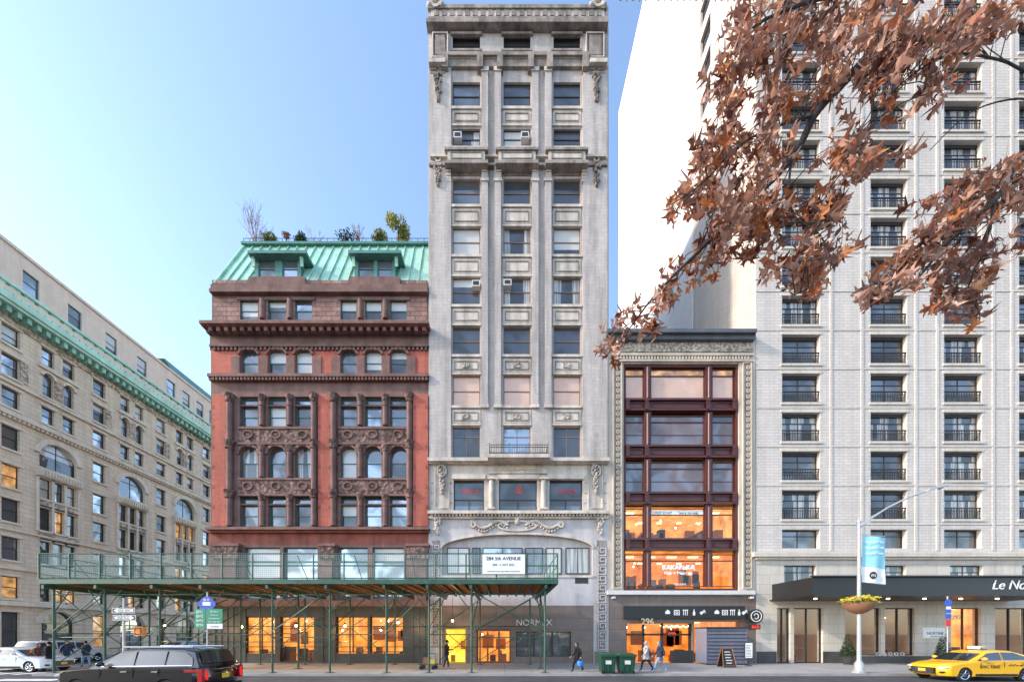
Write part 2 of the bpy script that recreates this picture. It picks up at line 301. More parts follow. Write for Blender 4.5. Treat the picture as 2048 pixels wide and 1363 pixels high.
def win(g,r,fm='frame_green',rec=.25,style='dh',kinds=('g_dark','g_sky','b'),fw=.06,sill=None,sillo=.08):
    a0,a1,z0,z1=r; o=-rec; k=random.choice(kinds)
    g.frame(fm,(a0,a1,z0,z1),fw,o,o+.08)
    ia0,ia1,iz0,iz1=a0+fw,a1-fw,z0+fw,z1-fw; zm=(iz0+iz1)/2; am=(a0+a1)/2
    fr=random.choice((.3,.5,.5,.75,1.0)); zb0=z1-(z1-z0)*fr
    def pane(b0,b1,y0,y1,oo):
        if k=='b':
            zb=min(max(zb0,y0),y1)
            if zb<y1: g.quad('g_blind',(b0,b1,zb,y1),oo)
            if zb>y0: g.quad('g_dark',(b0,b1,y0,zb),oo)
        elif k=='c':
            w=(b1-b0)*U(.2,.4); g.quad('g_curtain',(b0,b0+w,y0,y1),oo); g.quad('g_dark',(b0+w,b1-w,y0,y1),oo); g.quad('g_curtain',(b1-w,b1,y0,y1),oo)
        else: g.quad(k,(b0,b1,y0,y1),oo)
    if style=='dh':
        g.box(fm,(ia0,ia1,zm-.03,zm+.03),o,o+.06); pane(ia0,ia1,zm+.03,iz1,o+.045); pane(ia0,ia1,iz0,zm-.03,o+.02)
    elif style=='mull':
        g.box(fm,(am-.03,am+.03,iz0,iz1),o,o+.06); pane(ia0,am-.03,iz0,iz1,o+.03); pane(am+.03,ia1,iz0,iz1,o+.03)
    elif style=='cross':
        zc=iz0+(iz1-iz0)*.7
        g.box(fm,(am-.025,am+.025,iz0,iz1),o,o+.06)
        g.box(fm,(ia0,am-.025,zc-.03,zc+.03),o,o+.06); g.box(fm,(am+.025,ia1,zc-.03,zc+.03),o,o+.06)
        for b0,b1 in ((ia0,am-.025),(am+.025,ia1)): pane(b0,b1,zc+.03,iz1,o+.03); pane(b0,b1,iz0,zc-.03,o+.03)
    else: pane(ia0,ia1,iz0,iz1,o+.03)
    if sill: g.box(sill,(a0-.08,a1+.08,z0-.14,z0-.003),-.05,sillo)
def roomb(g,r,o0,o1,mat,lamps=3,lamp='lamp_strip'):
    a0,a1,z0,z1=r; T=g.T
    for q in (((a0,o1,z0),(a1,o1,z0),(a1,o1,z1),(a0,o1,z1)),((a0,o0,z0),(a0,o1,z0),(a0,o1,z1),(a0,o0,z1)),((a1,o0,z0),(a1,o1,z0),(a1,o1,z1),(a1,o0,z1)),((a0,o0,z1),(a1,o0,z1),(a1,o1,z1),(a0,o1,z1)),((a0,o0,z0),(a1,o0,z0),(a1,o1,z0),(a0,o1,z0))):
        g.add(mat,[T(*p) for p in q],[(0,1,2,3)])
    for i in range(lamps):
        a=a0+(a1-a0)*(i+.5)/lamps; g.box(lamp,(a-.35,a+.35,z1-.1,z1-.05),o0-1.2,o0-1.0); g.box(lamp,(a-.05,a+.3,z1-.1,z1-.05),o1+.8,o1+1.0)
    for i in range(int((a1-a0)*1.2)):
        a=U(a0+.3,a1-.6); g.box(random.choice(('wood_door','dark_frame','tan_frame')),(a,a+U(.15,.6),z0+.01,z0+U(.4,1.1)),o0-U(1.2,2),o0-.8)
    for i in range(int((a1-a0)*.8)):
        a=U(a0+.3,a1-.6); g.box(random.choice(('wood_door','tan_frame','terracotta')),(a,a+U(.3,1.1),z0+(z1-z0)*U(.3,.45),z0+(z1-z0)*U(.6,.85)),o1+.05,o1+.12)
    for i in range(int((a1-a0)*.6)):
        a=U(a0+.3,a1-.3); o=U(o1+1,o0-1); p=T(a,o,z1-U(.4,.7)); g.ball('lamp_glow',p,.06,.06,.07,6,4); g.rod('dark_frame',p,T(a,o,z1-.02),.01,n=4)
def dent(g,mat,a0,a1,z0,z1,o0,o1,step,duty=.55):
    if g.px: a0,a1,z0,z1=C((a0,a1,z0,z1),o1)
    n=max(1,int(round((a1-a0)/step))); st=(a1-a0)/n
    for i in range(n): g.box(mat,(a0+st*(i+.5-duty/2),a0+st*(i+.5+duty/2),z0,z1),o0,o1)
def console(g,mat,a0,a1,z0,z1,o):
    n=5
    if g.px: a0,a1,z0,z1=C((a0,a1,z0,z1),o*.8)
    for i in range(n):
        t=i/n; g.box(mat,(a0,a1,z0+(z1-z0)*t,z0+(z1-z0)*(t+1/n)),0,o*(.35+.65*t*t))
def garland(g,mat,a,z0,z1,o,w=.28):
    a,_,z0,z1=C((a,a,z0,z1),o)
    n=int((z1-z0)/.15)
    for i in range(n):
        t=i/n; z=z1-(z1-z0)*t; ww=w*(.5+.5*math.sin(t*6+.8)**2)*(1.15-.7*t)
        for k in range(4):
            p=g.T(a+U(-ww,ww),o+U(0,.08),z+U(-.05,.05)); g.ball(mat,p,U(.06,.11),.09,U(.07,.12),6,4)
# ------------------------------------------------------------------ tower
t=G('office_tower',px=True); A=P
cols=[(905,960),(1007,1061),(1107,1161)]
rows=[(165,212),(258,292),(358,408),(455,508),(555,608),(653,708),(751,810),(853,915)]
attic=[(68,97)]
holes=[A(c[0],r[0],c[1],r[1]) for c in cols for r in rows+attic]
t.wall('tower_brick',A(857,12,1217,926),holes)
for ci,c in enumerate(cols):
    for ri,r in enumerate(rows):
        if ri==6: k=('g_pinkblind',)
        elif ri in (3,4): k=('b','b','c')
        elif ri==7: k=('g_dark','b') if ci!=1 else ('g_sky',)
        else: k=('g_dark','b','g_mid','c','g_dark')
        win(t,A(c[0],r[0],c[1],r[1]),'tan_frame' if ri>1 else 'dark_frame',rec=.2,kinds=k,style='dh' if ri<7 else 'cross')
        t.box('tower_stone',A(c[0]-3,r[1],c[1]+3,r[1]+5),-.05,.14)
        if ri<7 and ri!=1:
            y0=r[1]+9; y1=rows[ri+1][0]-8
            if ri==0: y1=rows[1][0]-12
            t.box('tower_stone',A(c[0]-1,y0,c[1]+1,y1),.0,.05)
            t.frame('tower_weathered',A(c[0]+3,y0+4,c[1]-3,y1-4),.07,.05,.09)
            t.box('tower_stone',A(c[0]-2,y1+1,c[1]+2,y1+5),0,.11)
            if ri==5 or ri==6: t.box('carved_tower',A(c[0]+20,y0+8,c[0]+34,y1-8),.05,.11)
    win(t,A(c[0],68,c[1],97),'dark_frame',kinds=('g_dark',),rec=.3)
    t.box('tower_weathered',A(c[0]-4,97,c[1]+4,101),-.05,.16); t.box('tower_weathered',A(c[0]-4,63,c[1]+4,68),0,.14)
for x0,x1 in ((858,902),(1166,1215)):
    t.box('tower_brick',A(x0,124,x1,915),.0,.16)
    t.box('tower_weathered',A(x0+12,70,x1-12,110),0,.2); t.frame('tower_stone',A(x0+6,64,x1-6,114),.08,0,.24)
for x in (963,989,1064,1090):
    t.box('tower_brick' ,A(x,140,x+13,808),0,.24); t.box('tower_stone',A(x-1.5,808,x+14.5,814),0,.29); 
    t.box('tower_stone',A(x-1.5,133,x+14.5,141),0,.3)
    t.box('tower_stone',A(x-1.5,355,x+14.5,361),0,.3)
for x0,x1 in ((963,1002),(1064,1103)): t.box('tower_brick',A(x0,814,x1,914),0,.1)
# top
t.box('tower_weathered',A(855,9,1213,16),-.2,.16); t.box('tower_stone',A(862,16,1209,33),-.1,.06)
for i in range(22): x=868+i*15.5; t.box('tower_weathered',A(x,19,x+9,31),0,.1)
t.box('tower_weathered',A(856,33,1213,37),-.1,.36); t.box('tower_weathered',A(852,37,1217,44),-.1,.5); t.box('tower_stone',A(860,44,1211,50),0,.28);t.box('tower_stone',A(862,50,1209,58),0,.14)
for x in (872,1195):
    c=t.T(*(lambda q:(q[0],.1,q[3]))(A(x,10,x,10))); 
    t.ring('tower_stone',c[0],c[2]-.02,.22,.24,.2,-.2,.2,14,0,2*math.pi); t.ball('tower_stone',(c[0],c[1],c[2]+.1),.2,.2,.2)
    t.ball('tower_stone',(c[0]-.45,c[1],c[2]-.25),.22,.2,.15); t.ball('tower_stone',(c[0]+.45,c[1],c[2]-.25),.22,.2,.15)
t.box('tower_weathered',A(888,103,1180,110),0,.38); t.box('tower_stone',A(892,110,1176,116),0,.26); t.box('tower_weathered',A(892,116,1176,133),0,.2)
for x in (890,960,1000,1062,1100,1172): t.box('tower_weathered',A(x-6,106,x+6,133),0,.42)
for x0,x1 in ((857,890),(1180,1215)): t.box('tower_stone',A(x0,116,x1,124),0,.5)
for x in (866,884,1186,1204): console(t,'tower_weathered',*A(x-6,126,x+6,150),.42)
for x in (876,1193):
    a,_,z0,z1=A(x,150,x,206); garland(t,'tower_weathered',a,z0,z1,.2)
    a,_,z0,z1=A(x,330,x,375); garland(t,'tower_weathered',a,z0,z1,.2); a_,_,z_,_2=C(A(x,318,x,318),.25); t.ring('tower_stone',a_,z_,.12,.12,.1,.16,.28,12,0,6.283)
# mid balcony
t.box('tower_stone',A(860,308,1213,313),.0,.36)
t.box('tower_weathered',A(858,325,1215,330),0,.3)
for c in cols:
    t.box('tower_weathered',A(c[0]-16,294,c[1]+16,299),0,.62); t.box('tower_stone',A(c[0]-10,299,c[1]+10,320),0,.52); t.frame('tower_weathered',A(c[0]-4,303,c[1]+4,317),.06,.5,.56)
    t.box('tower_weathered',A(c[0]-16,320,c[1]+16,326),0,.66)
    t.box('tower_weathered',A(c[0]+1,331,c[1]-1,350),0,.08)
    for x in (c[0]-9,c[1]+9): console(t,'tower_stone',*A(x-5,328,x+5,355),.5)
# lower cornice & piano nobile
t.box('tower_stone',A(855,914,1219,921),-.1,.5); t.box('tower_stone',A(858,921,1217,926),-.1,.28)
c2=[(907,968),(998,1074),(1099,1165)]
t.wall('tower_stone',A(857,926,1217,1036),[A(a,959,b,1021) for a,b in c2],o=.005)
for i,(a,b) in enumerate(c2):
    r=A(a,959,b,1021); t.frame('dark_frame',r,.07,-.25,-.17); t.quad('g_dark',(r[0]+.07,r[1]-.07,r[2]+.07,r[3]-.07),-.22)
    t.box('dark_frame',(r[0]+.07,r[1]-.07,r[2]+.8,r[2]+.86),-.21,-.17); t.box('dark_frame',((r[0]+r[1])/2-.03,(r[0]+r[1])/2+.03,r[2]+.07,r[2]+.8),-.21,-.17)
    t.quad('g_mid',(r[0]+.08,r[1]-.08,r[2]+.08,r[2]+.4),-.21)
    t.box('tower_stone',A(a-3,948,b+3,957),0,.2)
    s=('Albert','&','Morley')[i]; t.text(s,((r[0]+r[1])/2,.205,r[3]-.9),.5 if i!=1 else .8,'red_paint',ext=.005,shear=.35)
for x in (983,1086):
    a,_,z0,z1=A(x,962,x,1018); t.col('tower_stone',a,z0,z1,.2,.2,14,.17); t.box('tower_stone',(a-.28,a+.28,z1,z1+.15),0,.46); t.box('tower_stone',(a-.28,a+.28,z0-.12,z0),0,.46)
for x in (884,1191):
    a,_,z0,z1=A(x,930,x,990); garland(t,'tower_stone',a,z0,z1,.08,.25)
    t.ring('tower_stone',a,z1-.45,.26,.35,.1,0,.18,14,0,6.283); t.frame('tower_stone',A(x-15,928,x+15,1016),.07,0,.08)
for y in (965,985,1005): 
    for x in (862,900,1169,1208): t.box('tower_weathered',A(x,y,x+5,y+2),0,.015)
t.box('tower_stone',A(977,934,1094,946),0,.15)
for i in range(14):
    a=A(1000+i*5.4,0,0,0)[0]; t.ball('gold_letter',(a,-.15,A(0,941,0,0)[3]+U(-.05,.05)),.1,.06,.1)
t.box('tower_stone',A(855,1020,1219,1026),-.1,.5); dent(t,'tower_stone',A(860,0,0,0)[0],A(0,0,1214,0)[1],A(0,0,0,1031)[2],A(0,1026,0,0)[3],0,.36,.25); t.box('tower_stone',A(857,1031,1217,1036),-.1,.2)
# balcony centre
r=C(A(979,889,1096,908),1.0)
t.box('tower_stone',A(975,907,1100,914),.3,1.05)
for z in (r[3],r[2]+.1,(r[2]+r[3])/2+.15): 
    t.rod('black_metal',(r[0],-1.0,z),(r[1],-1.0,z),.025); t.rod('black_metal',(r[0],-1.0,z),(r[0],-.1,z),.025); t.rod('black_metal',(r[1],-1.0,z),(r[1],-.1,z),.025)
for i in range(34): a=r[0]+(r[1]-r[0])*i/33; t.rod('black_metal',(a,-1.0,r[2]),(a,-1.0,r[3]+(.12 if i%11==0 else 0)),.014 if i%11 else .03,n=5)
# AC units
for x,y in ((915,263),(1050,263),(952,560),(1015,558)): 
    t.box('white_frame',A(x-8,y,x+8,y+12),-.2,.25); r_=C(A(x-6,y+2,x+6,y+10),.25); t.box('dark_frame',r_,.25,.256)
# base with arch
t.wall('bluestone_grey',A(857,1036,1217,1150),[A(884,1068,1185,1150)],th=.3)
t.spandrel('bluestone_grey',A(884,1068,1185,1150),A(0,1096,0,0)[3],-.3,0,24)
t.ring('tower_stone',A(1034.5,0,0,0)[0],A(0,1096,0,0)[3],5.38,.98,.14,0,.1,28)
t.box('bluestone_grey',A(884.2,1066,1184.8,1150),-.38,-.3)
for a,b,k in ((893,938,'g_blind'),(944,960,'g_dark'),(1050,1086,'g_mid'),(1092,1124,'g_blind'),(1132,1180,'g_curtain'),(965,1045,'g_sky')):
    rr=A(a,1093,b,1146); t.frame('dark_frame',rr,.06,-.3,-.22); t.quad(k,(rr[0]+.06,rr[1]-.06,rr[2]+.06,rr[3]-.06),-.25); t.box('dark_frame',((rr[0]+rr[1])/2-.02,(rr[0]+rr[1])/2+.02,rr[2]+.06,rr[3]-.06),-.25,-.23)
# cartouche scrolls
zc=A(0,1052,0,0)[3]
for sg in (-1,1):
    for i in range(26):
        tt=i/25; a=A(1034,0,0,0)[0]+sg*(.7+2.5*tt); z=zc+.25*math.sin(tt*7)+.1; t.ball('tower_stone',(a,-.08,z),.14*(1.2-tt*.5),.12,.12)
        if i%2==0: t.ball('tower_stone',(a,-.06,z-.25),.1,.1,.09)
    t.ring('tower_stone',A(1034,0,0,0)[0]+sg*3.1,zc+.1,.1,.12,.12,0,.2,12,0,6.28)
t.ring('tower_stone',A(1034,0,0,0)[0],zc,1.3,.28,.12,0,.16,24,0,6.283); t.ball('tower_stone',(A(1034,0,0,0)[0],-.12,zc+.35),.2,.2,.3)
for x in (875,1200): a,_,z0,z1=A(x,1038,x,1072); garland(t,'tower_stone',a,z0,z1,.1,.22)
# lower white wall + base
t.wall('bluestone_grey',A(884,1150,1187,1210),[]); t.box('dark_frame',A(1150,1155,1176,1166),0,.02); t.box('tower_stone',A(882,1150,1189,1154),0,.06)
def key(x0,x1,y0,y1):
    r=A(x0,y0,x1,y1); t.box('tower_weathered',tuple(r),-.4,.02)
    w=r[1]-r[0]; z=r[2]+.05
    while z<r[3]-w:
        a=r[0]+.03; u=w-.06; th=.065
        for bx in ((a,a+u,z,z+th),(a+u-th,a+u,z+th,z+u*.95),(a+th*2.2,a+u-th,z+u*.95-th,z+u*.95),(a+th*2.2,a+th*3.2,z+u*.4,z+u*.95-th),(a+th*3.2,a+u*.72,z+u*.4,z+u*.4+th),(a,a+th,z+th,z+u*1.08)): t.box('bluestone_grey',bx,.02,.08)
        z+=u*1.08
key(864,880,1080,1290); key(1194,1213,1080,1300)
for xa,xb in ((857,864),(880,884),(1187,1194),(1213,1217)): t.box('bluestone_grey',A(xa,1150,xb,1325),-.4,-.003)
t.box('bluestone_grey',A(864,1290,880,1325),-.4,-.003); t.box('bluestone_grey',A(1194,1300,1213,1325),-.4,-.003)
t.box('brown_granite',A(1190,1302,1215,1326),-.3,.12)
t.wall('brown_granite',A(884,1210,1187,1326),[A(890,1256,932,1325),A(953,1258,1022,1325),A(1032,1262,1142,1312)])
roomb(t,A(888,1254,934,1325),-.42,-2.5,'room_yellow',1); roomb(t,A(950,1254,1025,1325),-.45,-4,'room_shop',2)
r=A(953,1258,1022,1325); t.frame('wood_door',r,.12,-.3,-.2); 
for x in (975,998): t.box('wood_door',A(x-2,1262,x+2,1322),-.3,-.2)
t.quad('g_clear',r,-.25); r=A(1032,1262,1142,1312); t.frame('dark_frame',r,.06,-.2,-.1); t.quad('g_mid',r,-.18)
for x in (1068,1105): t.box('dark_frame',A(x-1.5,1262,x+1.5,1312),-.18,-.1)
t.frame('plate_yellow',A(890,1256,932,1325),.08,-.2,-.05)
t.text('NORMEX',(A(1068,0,0,0)[0],-.03,A(0,0,0,1250)[2]),.62,'steel_letter',ext=.03)
t.wbox('roof_tar',A(857.2,0,0,0)[0],A(0,0,1216.8,0)[1],.41,22,4.2,46.2); t.wbox('roof_tar',A(857.2,0,0,0)[0],A(0,0,1216.8,0)[1],4.5,22,0,4.19)
t.done()
# ------------------------------------------------------------------ brick apartment building
b=G('brick_apartment_building',px=True)
wx=[(480,516),(536,572),(590,624),(681,713),(730,763),(780,814)]
b.box('brownstone',A(421,568,855,576),-.5,.25); b.box('brownstone',A(418,576,855,583),-.5,.35)
b.wall('rough_brownstone',A(424,560,855,648),[A(a,600,c,639) for a,c in wx])
for a,c in wx: win(b,A(a,600,c,639),rec=.2,kinds=('b','g_sky','b')); b.box('brownstone',A(a-6,594,c+6,599.5),0,.08)
for a,c in ((516,536),(572,590),(713,730),(763,780)): b.col('brownstone',A((a+c)/2,0,0,0)[0],A(0,0,0,639)[2],A(0,601,0,0)[3],.2,.02)
b.box('brownstone',A(398,640,857,646),-.2,.85); b.box('brownstone_red',A(402,646,857,651),-.2,.7); b.box('brownstone',A(412,651,857,664),-.2,.3)
dent(b,'brownstone',A(412,0,0,0)[0],A(0,0,856,0)[1],A(0,0,0,661)[2],A(0,651,0,0)[3],.3,.62,.55,.45)
b.wall('brownstone',A(420,648,857,700),[]); 
dent(b,'brownstone',A(424,0,0,0)[0],A(0,0,856,0)[1],A(0,0,0,699)[2],A(0,693,0,0)[3],.0,.14,.3,.5)
b.box('brownstone',A(418,688,857,692),0,.2)
b.wall('red_brick',A(422,700,857,748),[A(a,699.9,c,747) for a,c in wx])
for a,c in wx:
    r=A(a,700,c,747); win(b,r,rec=.25,kinds=('g_mid','g_sky','b')); b.spandrel('brownstone',r,r[3]-.35,-.25,.06); b.ring('brownstone',(r[0]+r[1])/2,r[3]-.35,(r[1]-r[0])/2,.35,.14,0,.12,12)
for a,c in ((461,480),(516,536),(572,590),(624,643),(662,681),(713,730),(763,780),(814,832)):
    b.box('brownstone',A(a+1,712,c-1,748),0,.06)
b.box('brownstone',A(414,746,857,752),-.1,.38); b.box('brownstone_red',A(417,752,857,759),-.1,.22); dent(b,'brownstone',A(422,0,0,0)[0],A(0,0,856,0)[1],A(0,0,0,759)[2],A(0,753,0,0)[3],.22,.33,.25)
b.wall('brownstone',A(422,748,857,786),[])
R2=[(793,852),(893,955),(991,1052)]
hs=[A(a,y0,c,y1) for a,c in wx for y0,y1 in R2]
b.wall('brownstone',A(422,786,857,1064),hs,th=.5)
for y,(y0,y1) in enumerate(R2):
    for a,c in wx:
        r=A(a,y0,c,y1); 
        if y==1:
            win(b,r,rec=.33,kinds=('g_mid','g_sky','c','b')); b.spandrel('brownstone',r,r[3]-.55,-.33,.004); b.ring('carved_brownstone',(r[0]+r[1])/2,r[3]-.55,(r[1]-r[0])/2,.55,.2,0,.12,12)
        else:
            zt=r[3]-.6; win(b,(r[0],r[1],r[2],zt),rec=.33,kinds=('g_mid','g_sky','g_dark','b')); win(b,(r[0],r[1],zt,r[3]),rec=.33,style='fix',kinds=('g_mid','g_sky')); b.box('brownstone',(r[0],r[1],zt-.05,zt+.05),-.24,-.05)
for a,c in ((424,455),(636,662),(826,856)): 
    b.box('red_brick',A(a,788,c,1052),0,.2)
    for k in range(13):
        if k%2: b.box('brownstone_red',A(a-.5,790+k*20,a+5,797+k*20),0,.21); b.box('brownstone_red',A(c-5,790+k*20,c+.5,797+k*20),0,.21)
for x in (462,630,669,820):
    a,_,z0,z1=A(x,792,x,1052); b.col('brownstone',a,z0,z1,.2,.14,12); 
    for z in (z1,z1-3.3,z1-6.8): b.lathe('carved_brownstone',(a,-.14,z-.6),[(.2,0),(.3,.1),(.22,.2),(.36,.5),(.4,.6)],10)
for lo in ((476,624),(677,815)):
    for y0,y1 in ((857,884),(959,987)):
        b.box('carved_brownstone',A(lo[0],y0,lo[1],y1),0,.1); b.box('brownstone',A(lo[0]-1,y0-4,lo[1]+1,y0),0,.17); b.box('brownstone',A(lo[0]-1,y1,lo[1]+1,y1+4),0,.17)
        for a,c in wx:
            if lo[0]<a<lo[1]: rr=A((a+c)/2,(y0+y1)/2,0,0); b.ring('brownstone',rr[0],A(0,0,0,(y0+y1)/2)[2],.28,.22,.09,.1,.18,14,0,6.283)
for x in (526,581,721.5,771.5):
    for y0,y1 in R2: 
        a,_,z0,z1=A(x,y0,x,y1); b.col('brownstone',a,z0,z1-.25,.17,.1,10); b.lathe('carved_brownstone',(a,-.1,z1-.45),[(.17,0),(.22,.1),(.19,.15),(.3,.4),(.3,.45)],10)
        if y0!=893: b.lathe('brownstone',(a,-.1,z0+(z1-z0)*.62),[(.17,0),(.22,.06),(.17,.12)],10)
b.box('brownstone',A(410,1053,857,1058),-.1,.55); b.box('brownstone_red',A(414,1058,857,1064),-.1,.3)
b.wall('brownstone_red',A(418,1064,857,1088),[])
big=[(490,560),(567,635),(675,735),(745,808)]
b.wall('brownstone',A(418,1088,857,1200),[A(a,1094,c,1196) for a,c in big])
for a,c in big:
    r=A(a,1094,c,1196); zt=r[3]-1.0; 
    for rr in ((r[0],r[1],zt,r[3]),(r[0],r[1],r[2],zt)): win(b,rr,rec=.3,style='fix',kinds=('g_sky','g_sky','g_blind'))
for a,c in ((420,475),(638,668),(812,856)): 
    b.box('carved_brownstone',A(a,1091,c,1116),0,.35); b.box('brownstone',A(a+4,1116,c-4,1200),0,.22); b.box('brownstone',A(a-2,1086,c+2,1091),0,.42); b.ring('brownstone',A(a+10,0,0,0)[0],A(0,1105,0,0)[2],.15,.15,.12,.3,.42,12,0,6.28); b.ring('brownstone',A(c-10,0,0,0)[0],A(0,1105,0,0)[2],.15,.15,.12,.3,.42,12,0,6.28)
gh=[(490,550),(672,735),(740,806)]
b.wall('dark_granite',A(418,1200,857,1326),[A(a,1232,c,1306) for a,c in gh]+[A(560,1232,628,1322)])
b.box('brownstone',A(416,1200,857,1212),0,.25)
for a,c in gh+[(560,628)]: 
    r=A(a,1232,c,1304 if c!=628 else 1322); b.frame('dark_frame',r,.07,-.3,-.2); b.quad('g_clear',r,-.26); b.box('dark_frame',((r[0]+r[1])/2-.03,(r[0]+r[1])/2+.03,r[2]+.07,r[3]-.07),-.3,-.2); b.box('dark_frame',(r[0]+.07,(r[0]+r[1])/2-.03,r[3]-.9,r[3]-.84),-.3,-.2)
roomb(b,A(480,1222,640,1324),-.45,-5,'room_shop',4); roomb(b,A(665,1222,812,1324),-.45,-5,'room_shop',4)
for x in range(425,850,12):
    if not any(a-4<x<c+4 for a,c in gh+[(560,628)]): b.box('dark_granite',A(x,1214,x+6,1322),0,.05)
# mansard
def Wp(x,y,o): D=26.6+o; v=W(x,y,D); return (v.x,v.y,v.z)
bl=Wp(430,568,.05); br=Wp(856,568,.05); tl=(-19.75,1.7,31.5); tr=(-5.5,1.7,31.5)
b.add('copper_green',[bl,br,tr,tl,(tl[0],14,31.5),(bl[0],14,27),(tr[0],14,31.5)],[(0,1,2,3),(0,3,4,5),(3,2,6,4)])
for i in range(1,21):
    tt=i/21; p=Vector(bl).lerp(Vector(br),tt); q=Vector(tl).lerp(Vector(tr),tt); off=Vector((0,-.04,.02)); b.rod('copper_green',p+off,q+off,.045,n=6)
b.rod('copper_green',Vector(bl)+Vector((0,-.03,0)),Vector(tl)+Vector((0,-.03,0)),.1)
b.wbox('copper_dark',-19.9,-5.5,1.45,1.75,31.45,31.62)
b.wbox('brownstone',-21.0,-5.5,.52,20,4.4,27.0); b.wbox('brownstone',-21.0,-5.5,5.5,20,0,4.39); b.wbox('brownstone',-21.05,-19.2,.52,5.49,0,4.39)
for x0,x1,ws in ((507,600,((515,549),(563,594))),(708,790,((715,747),(754,784)))):
    r=A(x0,512,x1,553); 
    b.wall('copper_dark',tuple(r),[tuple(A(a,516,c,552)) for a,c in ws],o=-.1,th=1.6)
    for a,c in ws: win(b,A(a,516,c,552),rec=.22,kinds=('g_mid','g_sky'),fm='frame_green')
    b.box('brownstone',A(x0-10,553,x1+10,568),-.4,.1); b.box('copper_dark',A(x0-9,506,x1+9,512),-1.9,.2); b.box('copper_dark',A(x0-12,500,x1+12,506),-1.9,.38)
    r=C(r,.38); T0=r[3]+.4; a0,a1=r[0]-.42,r[1]+.42
    b.add('copper_dark',[(a0,-.36,T0+.03),(a1,-.36,T0+.03),(a1-.6,1.5,T0+.6),(a0+.6,1.5,T0+.6)],[(0,1,2,3)])
    for x in (x0-2,x1+2): console(b,'copper_green',*A(x-3,512,x+3,530),.2)
for i in range(30): a=-20+14.3*i/29; b.rod('black_metal',(a,1.9,31.6),(a,1.9,32.3),.02,n=5)
for z in (31.95,32.3): b.rod('black_metal',(-20,1.9,z),(-5.7,1.9,z),.02,n=5)
b.done()
# ------------------------------------------------------------------ loft
l=G('cast_iron_loft_building',px=True)
l.box('slate_grey',A(1215,657,1514,664),-.4,.6); l.box('slate_grey',A(1219,664,1511,678),-.4,.36)
l.wall('loft_stone',A(1217,660,1511,1190),[A(1247,727,1478,1180)],th=.6)
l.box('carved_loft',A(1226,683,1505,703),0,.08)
for i in range(11):
    a=A(1240+i*25.2,0,0,0)[0]; z=A(0,694,0,0)[2]; l.ring('loft_stone',a,z,.1,.16,.09,.08,.2,12,0,6.283); l.ball('loft_stone',(a,-.12,z),.12,.1,.16); l.box('loft_stone',(a+.4,a+.48,z-.3,z+.3),.08,.16)
for r in (A(1224,706,1507,710),A(1224,719,1507,722)): l.box('loft_stone',r,0,.14)
dent(l,'loft_stone',A(1232,0,0,0)[0],A(0,0,1500,0)[1],A(0,0,0,718)[2],A(0,711,0,0)[3],0,.1,.22)
for x0,x1 in ((1226,1244),(1486,1504)):
    l.frame('loft_stone',A(x0,724,x1,1176),.06,0,.12)
    zz0,zz1=A(0,730,0,1172)[2:]; n=38
    l.box('tower_weathered',(A(x0+4,0,0,0)[0],A(0,0,x1-4,0)[1],zz0,zz1),0,.01)
    for i in range(n):
        z=zz0+(zz1-zz0)*(i+.5)/n; a=(A(x0,0,0,0)[0]+A(0,0,x1,0)[1])/2; l.ring('loft_stone',a,z,.07,.1,.06,0,.09,8,0,6.283); l.ball('loft_stone',(a,-.03,z),.05,.07,.06,6,4)
r=tuple(A(1247,727,1478,1180)); l.frame('loft_iron',r,.16,-.5,-.12)
LR=[(733,795),(826,888),(920,982),(1013,1075),(1106,1172)]
for i,(y0,y1) in enumerate(LR):
    for a,c in ((1252.5,1290),(1303,1413),(1428,1472)):
        rr=A(a,y0,c,y1); l.frame('loft_iron',rr,.06,-.38,-.28); ir=(rr[0]+.06,rr[1]-.06,rr[2]+.06,rr[3]-.06)
        zt=ir[3]-.42
        l.box('loft_iron',(ir[0],ir[1],zt-.04,zt+.04),-.38,-.30)
        m=('g_pinkblind','g_sky','g_sky','g_clear','g_clear')[i]
        if i in (1,2) :
            l.quad(random.choice(('g_mid','g_brown')),(ir[0],ir[1],ir[2],zt-.04),-.35); l.quad('g_brown' if R()<.5 else 'g_mid',(ir[0],ir[1],zt+.04,ir[3]),-.35)
            zq=ir[2]+(zt-ir[2])*.45; l.box('loft_iron',(ir[0],ir[1],zq-.02,zq+.02),-.35,-.32)
        else: l.quad(m,(ir[0],ir[1],ir[2],zt-.04),-.35); l.quad('g_warm' if i==0 else m,(ir[0],ir[1],zt+.04,ir[3]),-.35)
    if i>=3: roomb(l,A(1250,y0-3,1475,y1+3),-.45,-5,'room_amber' if i==4 else 'room_warm',5)
    for a in (1290,1413): l.box('loft_iron',A(a,y0-7,a+14,y1),-.4,-.14); l.col('loft_iron',A(a+7,0,0,0)[0],A(0,0,0,y1)[2],A(0,y0,0,0)[3],.13,-.10)
    if i<4:
        y2=LR[i+1][0]
        l.box('loft_iron',A(1252,y1,1473,y2-7.2),-.5,-.2); l.box('loft_iron',A(1251,y1,1474,y1+4),-.2,-.02); l.box('loft_iron',A(1251,y2-10,1474,y2-6),-.2,-.0)
        for a,c in ((1256,1286),(1296,1300),(1306,1410),(1416,1424),(1430,1468)): l.frame('loft_iron',A(a,y1+7,c,y2-13),.05,-.2,-.14)
        for x in (1252,1290,1413,1466): console(l,'loft_iron',*A(x+1,y1+3,x+8,y2-10),.14)
l.text('KAKABoKA',(A(1360,0,0,0)[0],.26,A(0,0,0,1137)[2]),.46,'white_paint',ext=.02,bold=.025)
l.text('Hair + Make up',(A(1360,0,0,0)[0],.26,A(0,0,0,1147)[2]),.32,'white_paint',ext=.01,bold=.01)
l.text('212.679.0690',(A(1363,0,0,0)[0],.26,A(0,0,0,1168)[2]),.16,'white_paint',ext=.01)
